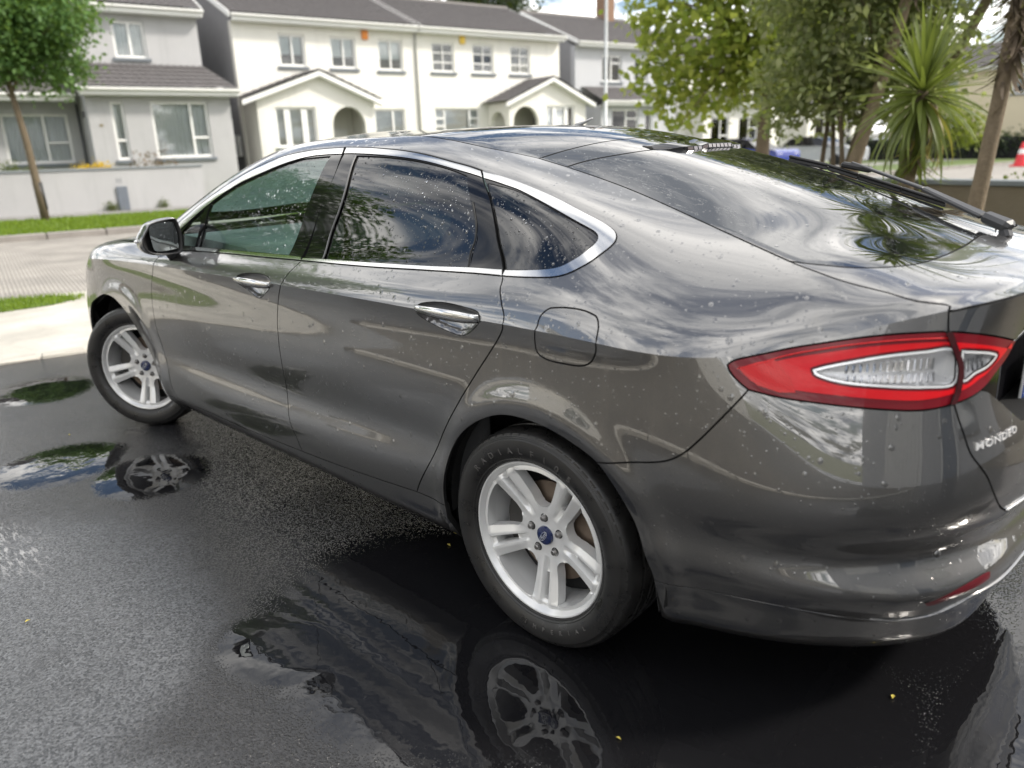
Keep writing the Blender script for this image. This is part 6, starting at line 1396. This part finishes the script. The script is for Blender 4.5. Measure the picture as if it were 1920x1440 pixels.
# --- wheels
def spoke_face():
    out=[(.2165*math.cos(t),.2165*math.sin(t)) for t in np.linspace(0,2*PI,120,endpoint=False)]
    def rot2(p,a): c,s_=math.cos(a),math.sin(a); return (p[0]*c-p[1]*s_,p[0]*s_+p[1]*c)
    pairs=[math.radians(54+72*k) for k in range(5)]
    bi=lambda s_: .0050+.0060*(s_-.06)/.15          # inner edge of a bar (offset from pair axis)
    bo=lambda s_: .0310+.0185*((s_-.06)/.15)**.9    # outer edge
    holes=[]
    for a in pairs:   # slot between the twin bars
        h=[(s_,bi(s_)) for s_ in np.linspace(.118,.196,10)]+[(s_,-bi(s_)) for s_ in np.linspace(.196,.118,10)]
        holes.append([rot2(p,a) for p in h])
    for k in range(5):  # large window between pairs
        a0,a1=pairs[k],pairs[k]+2*PI/5
        s0=.098
        L=[rot2((s_,bo(s_)),a0) for s_ in np.linspace(s0,.199,14)]
        R=[rot2((s_,-bo(s_)),a1) for s_ in np.linspace(.199,s0,14)]
        e0=math.atan2(L[-1][1],L[-1][0]); e1=math.atan2(R[0][1],R[0][0])
        if e1<e0: e1+=2*PI
        rr=math.hypot(*L[-1]); arc=[(rr*math.cos(t),rr*math.sin(t)) for t in np.linspace(e0,e1,12)[1:-1]]
        m=( (a0+a1)/2 ); b0=np.array(R[-1]); b1=np.array(L[0]); apex=np.array([math.cos(m),math.sin(m)])*.074
        low=[tuple((1-t)**2*b0+2*t*(1-t)*apex+t*t*b1) for t in np.linspace(0,1,12)[1:-1]]
        holes.append(L+arc+R+low)
    step=.0034; g=np.arange(-.216,.217,step); G=np.stack([q.ravel() for q in np.meshgrid(g,g)],1); r=np.hypot(*G.T); k=r<.2135
    for h in holes: k&=~pip(G,h); 
    G=G[k]; d=np.full(len(G),9.)
    for h in holes: d=np.minimum(d,seg_dist(G,np.array(h)))
    G=G[d>.0018]
    chains=[]
    for a in pairs:
        for sg in (1,-1):
            for q in (0,1,2):
                L=[]
                for x in np.linspace(.064,.199,34):
                    wi=bi(x); wo=bo(x); wr=wi*.62+wo*.38; y=(wi+.006,wr,wi-.001 if x<.116 else None)[q]
                    if y is not None: L.append(rot2((x,sg*y),a))
                if len(L)>1: chains.append(L)
    ch=np.array([p for L in chains for p in L]); dk=np.array([np.min(np.hypot(*(ch-g_).T)) for g_ in G]); G=G[dk>.0020]
    v2,f2,ov=cdt(np.array(out),[np.array(h) for h in holes],G,chains)
    def height(P):
        P=np.asarray(P); r=np.hypot(P[:,0],P[:,1]); t=np.clip((r-.055)/.16,0,1); h=.058+.034*t**1.3
        cut=np.zeros(len(P)); 
        ridge=np.full(len(P),1.)
        for a in pairs:
            x=P[:,0]*math.cos(a)+P[:,1]*math.sin(a); y=np.abs(-P[:,0]*math.sin(a)+P[:,1]*math.cos(a)); m=x>.05
            wi=.0050+.0060*(x-.06)/.15; wo=.0310+.0185*(np.clip(x-.06,0,1)/.15)**.9; wr=wi*.62+wo*.38
            gro=np.where(m&(y<wi+.006),np.clip((wi+.006-y)/.007,0,1)*.015*np.clip((x-.066)/.04,0,1),0)
            fl=np.where(m&(y<wo+.004)&(y>=wr),(y-wr)/(wo-wr),0)*np.clip((x-.07)/.05,0,1)
            near=m&(y<wo+.004)
            cut=np.where(near,np.maximum(cut,gro+fl*.008),cut)
        rim=np.clip((r-.196)/.012,0,1); h=h*(1-rim*.0)-cut*(1-rim*.6)-np.where(r>.203,(r-.203)*.5,0)
        h=np.where(r<.06,.058-.0*(r),h)
        return h
    hz=height(v2); V=[(a,float(h),b) for (a,b),h in zip(v2,hz)]; F=[tuple(f) for f in f2]
    lut={}
    for i,l in enumerate(ov):
        for j in l: lut[j]=i
    k0=len(out)
    for h in holes:
        idx=[lut[k0+i] for i in range(len(h))]; k0+=len(h); base=len(V)
        cen=np.mean(h,axis=0)
        V+=[(V[i][0]*1.0,V[i][1]-.034,V[i][2]) for i in idx]; n=len(idx)
        F+=[(idx[i],idx[(i+1)%n],base+(i+1)%n,base+i) for i in range(n)]
    return V,F
def wheel_meshes():
    mb=MB(); V,F=spoke_face(); mb.add(V,F)
    mb.lathe([(.2165,.0855),(.2235,.0965),(.2265,.1005),(.2305,.1015),(.2335,.0985),(.2345,.093),(.229,.088),(.226,.080),(.226,-.1)],96)
    mb.lathe([(.2165,.0855),(.210,.070),(.206,.045),(.204,.0),(.203,-.095)],96)
    o=mb.obj('wheel',M['alloy'],CAR,angle=38)
    prof=[(.228,.086),(.2325,.099),(.2355,.1045),(.2385,.1050),(.241,.1085),(.2425,.1095),(.2445,.1090),(.254,.1150),(.268,.1195),(.282,.1205),(.297,.1185),(.3005,.1178),(.3015,.1160),(.309,.1120),(.3165,.1050),(.3215,.0965),(.3245,.086),(.3262,.070),(.3268,.056),(.319,.054),(.319,.046),(.327,.044),(.3272,.016),(.319,.014),(.319,.006),(.3275,.004)]
    prof=prof+[(r,-h) for r,h in prof[::-1]]
    t=MB().lathe(prof,128).obj('tyre',M['tyre'],o,angle=35)
    return o,t
wheel,tyre=wheel_meshes()
def arc_text(body,radius,ang0,spacing,size,parent,mat,flip=False):
    for i,chh in enumerate(body):
        if chh==' ': continue
        V,F=make_text(chh,1.,.04); a=ang0-(i-(len(body)-1)/2)*spacing*(1 if not flip else -1)
        R=[]
        for x,y,z in V:
            x*=size*.95*1.15; y*=size
            if flip: x,y=x,y
            rad=radius+(y if not flip else -y); an=a-(x/radius)*(1 if not flip else -1)
            # follow the side wall
            yy=np.interp(rad,[.241,.254,.268,.282,.297,.3165],[.1095,.1150,.1195,.1205,.1185,.105])
            R.append((-rad*math.cos(an),yy+.0008+z*.03,rad*math.sin(an)))
        MB().add(R,F).obj('tyre_letter',mat,parent)
def mat_letter():
    m=NT('raised_rubber'); c=m.co(); m.bsdf(Base_Color=(.105,.10,.095),Roughness=.35,Specular_IOR_Level=.6); return m.m
M['letter']=mat_letter()
nuts=[]
for k in range(5):
    a=math.radians(90+72*k); mb=MB().lathe([(0,.071),(.006,.0705),(.0085,.068),(.0092,.062),(.0092,.05)],12); mb.xf(Matrix.Translation((.054*math.cos(a),0,.054*math.sin(a)))); mb.obj('wheel_nut',M['nut'],wheel,angle=40)
    mb=MB().lathe([(.0098,.0586),(.0128,.0592),(.0132,.0582)],16); mb.xf(Matrix.Translation((.054*math.cos(a),0,.054*math.sin(a)))); mb.obj('nut_seat',M['gloss_black'],wheel,True)
cap=MB().lathe([(0,.0685),(.020,.0680),(.0265,.0660),(.0285,.062),(.0285,.05)],40).obj('hub_cap',M['blue_cap'],wheel,angle=40)
# oval emblem with script on the hub cap
el=MB(); V=[];F=[]; n=48
for k in range(n):
    t=2*PI*k/n
    for s_ in (1.,.90): V.append((-.0195*s_*math.cos(t),.0692,.0085*s_*math.sin(t)))
for k in range(n): a,b=2*k,2*((k+1)%n); F.append((a,b,b+1,a+1))
el.add(V,F); 
V,F=make_text('Ford',.0165,0,.35,.88); el.add([(-x,.0693,y-.0003) for x,y,z in V],F)
an=Matrix.Rotation(math.radians(50),4,'Y'); el.xf(an); el.obj('cap_emblem',M['white_mark'],wheel)
MB().lathe([(.05,.018),(.150,.018),(.150,.006),(.05,.006)],48,close=True).obj('brake_disc',M['disc'],wheel,angle=30)
MB().lathe([(0,.0),(.19,-.005),(.203,-.03)],40).obj('wheel_back',M['shell'],wheel,True)
cal=MB(); 
for i in range(7):
    a=math.radians(-28+8*i); cal.box(.105,.165,-.010,.040,-.012,.012,.004) if False else None
V=[];F=[]
for i in range(9):
    a=math.radians(-30+60*i/8)
    for r,h in ((.105,.040),(.165,.036),(.168,-.02),(.105,-.02)): V.append((r*math.cos(a),h,r*math.sin(a)))
for i in range(8):
    for j in range(4): F.append((i*4+j,i*4+(j+1)%4,(i+1)*4+(j+1)%4,(i+1)*4+j))
F+=[(0,1,2,3),(35,34,33,32)]
cal.add(V,F).obj('brake_caliper',simple('dirty_caliper',(.035,.033,.03),.6),wheel,angle=30)
vs=MB().tube([(.197*math.cos(1.95),.05,.197*math.sin(1.95)),(.185*math.cos(1.95),.072,.185*math.sin(1.95))],.0045,8).obj('tyre_valve',M['rubber_seal'],wheel,True)
def place(w,x,y,steer,spin):
    w.location=(x,y,.3245); w.rotation_mode='XYZ'
    w.rotation_euler=(Matrix.Rotation(math.radians(steer),4,'Z')@Matrix.Rotation(math.radians(spin),4,'Y')).to_euler()
w2=copy_tree(wheel,CAR); w3=copy_tree(wheel,CAR); w4=copy_tree(wheel,CAR)
arc_text('RADIAL',.2685,math.radians(115),.150,.026,tyre,M['letter']); arc_text('F105',.2685,math.radians(70),.165,.026,tyre,M['letter'])
arc_text('IMPERIAL',.2685,math.radians(285),.125,.017,tyre,M['letter'],flip=True)
place(wheel,0,.803,0,4); place(w2,2.868,.800,32,-3); place(w3,0,-.803,180,20); place(w4,2.862,-.795,180+30,40)
# --- inside
D=MB(); D.prism([(1.72,.86),(1.70,.95),(1.78,1.005),(2.05,1.02),(2.38,1.03),(2.38,.80),(1.80,.70)],'y',-.74,.74); D.obj('dashboard',M['dash'],CAR,angle=40)
MB().box(.3,2.3,-.80,.80,.20,.30).obj('cabin_floor',M['interior'],CAR)
def seat(x,y,w,back_h):
    s_=MB(); s_.box(x-.02,x+.48,y-w/2,y+w/2,.42,.56,.05); o=s_.obj('seat',M['interior'],CAR,angle=40)
    b=MB(); b.box(-.07,.07,y-w/2+.02,y+w/2-.02,0,back_h,.05); b.xf(Matrix.Translation((x+.0,0,.50))@Matrix.Rotation(math.radians(-16),4,'Y')); b.obj('seat_back',M['interior'],o,angle=40)
    for yy in ([y] if w<.7 else [y-.42,y+.42]):
        h=MB(); h.box(-.05,.05,yy-.13,yy+.13,0,.17,.045); h.xf(Matrix.Translation((x-.02-.29*back_h,0,.50+back_h*.97))@Matrix.Rotation(math.radians(-8),4,'Y')); h.obj('headrest',M['interior'],o,angle=40)
seat(.92,.38,.52,.58); seat(.92,-.38,.52,.58); seat(.35,0,1.30,.58)
sw=MB(); sw.lathe([(.185,-.014),(.198,0),(.185,.014),(.172,0)],36,'x',close=True); sw.box(-.02,.02,-.17,.17,-.02,.02,.01); sw.box(-.02,.02,-.02,.02,-.18,.02,.01)
sw.xf(Matrix.Translation((1.60,-.38,.90))@Matrix.Rotation(math.radians(-22),4,'Y')); sw.obj('steering_wheel',M['interior'],CAR,angle=45)
mb=MB(); mb.box(1.95,1.99,-.12,.12,1.235,1.30,.015); mb.obj('rear_view_mirror',M['black_plastic'],CAR)
for s_ in (1,-1):
    MB().box(1.25,2.2,s_*.80,s_*.845,.35,.985,.03).box(.25,1.15,s_*.80,s_*.845,.35,.995,.03).obj('door_card',M['interior'],CAR,angle=40)
    MB().tube([(1.0,s_*.74,1.28),(1.02,s_*.76,.9),(1.04,s_*.78,.5)],[.012,.014,.014],6).obj('seat_belt',simple('grey_webbing',(.12,.13,.13),.7),CAR)
    MB().box(1.00,1.09,s_*.70,s_*.775,.6,1.03,.02).obj('inner_pillar',M['interior'],CAR)
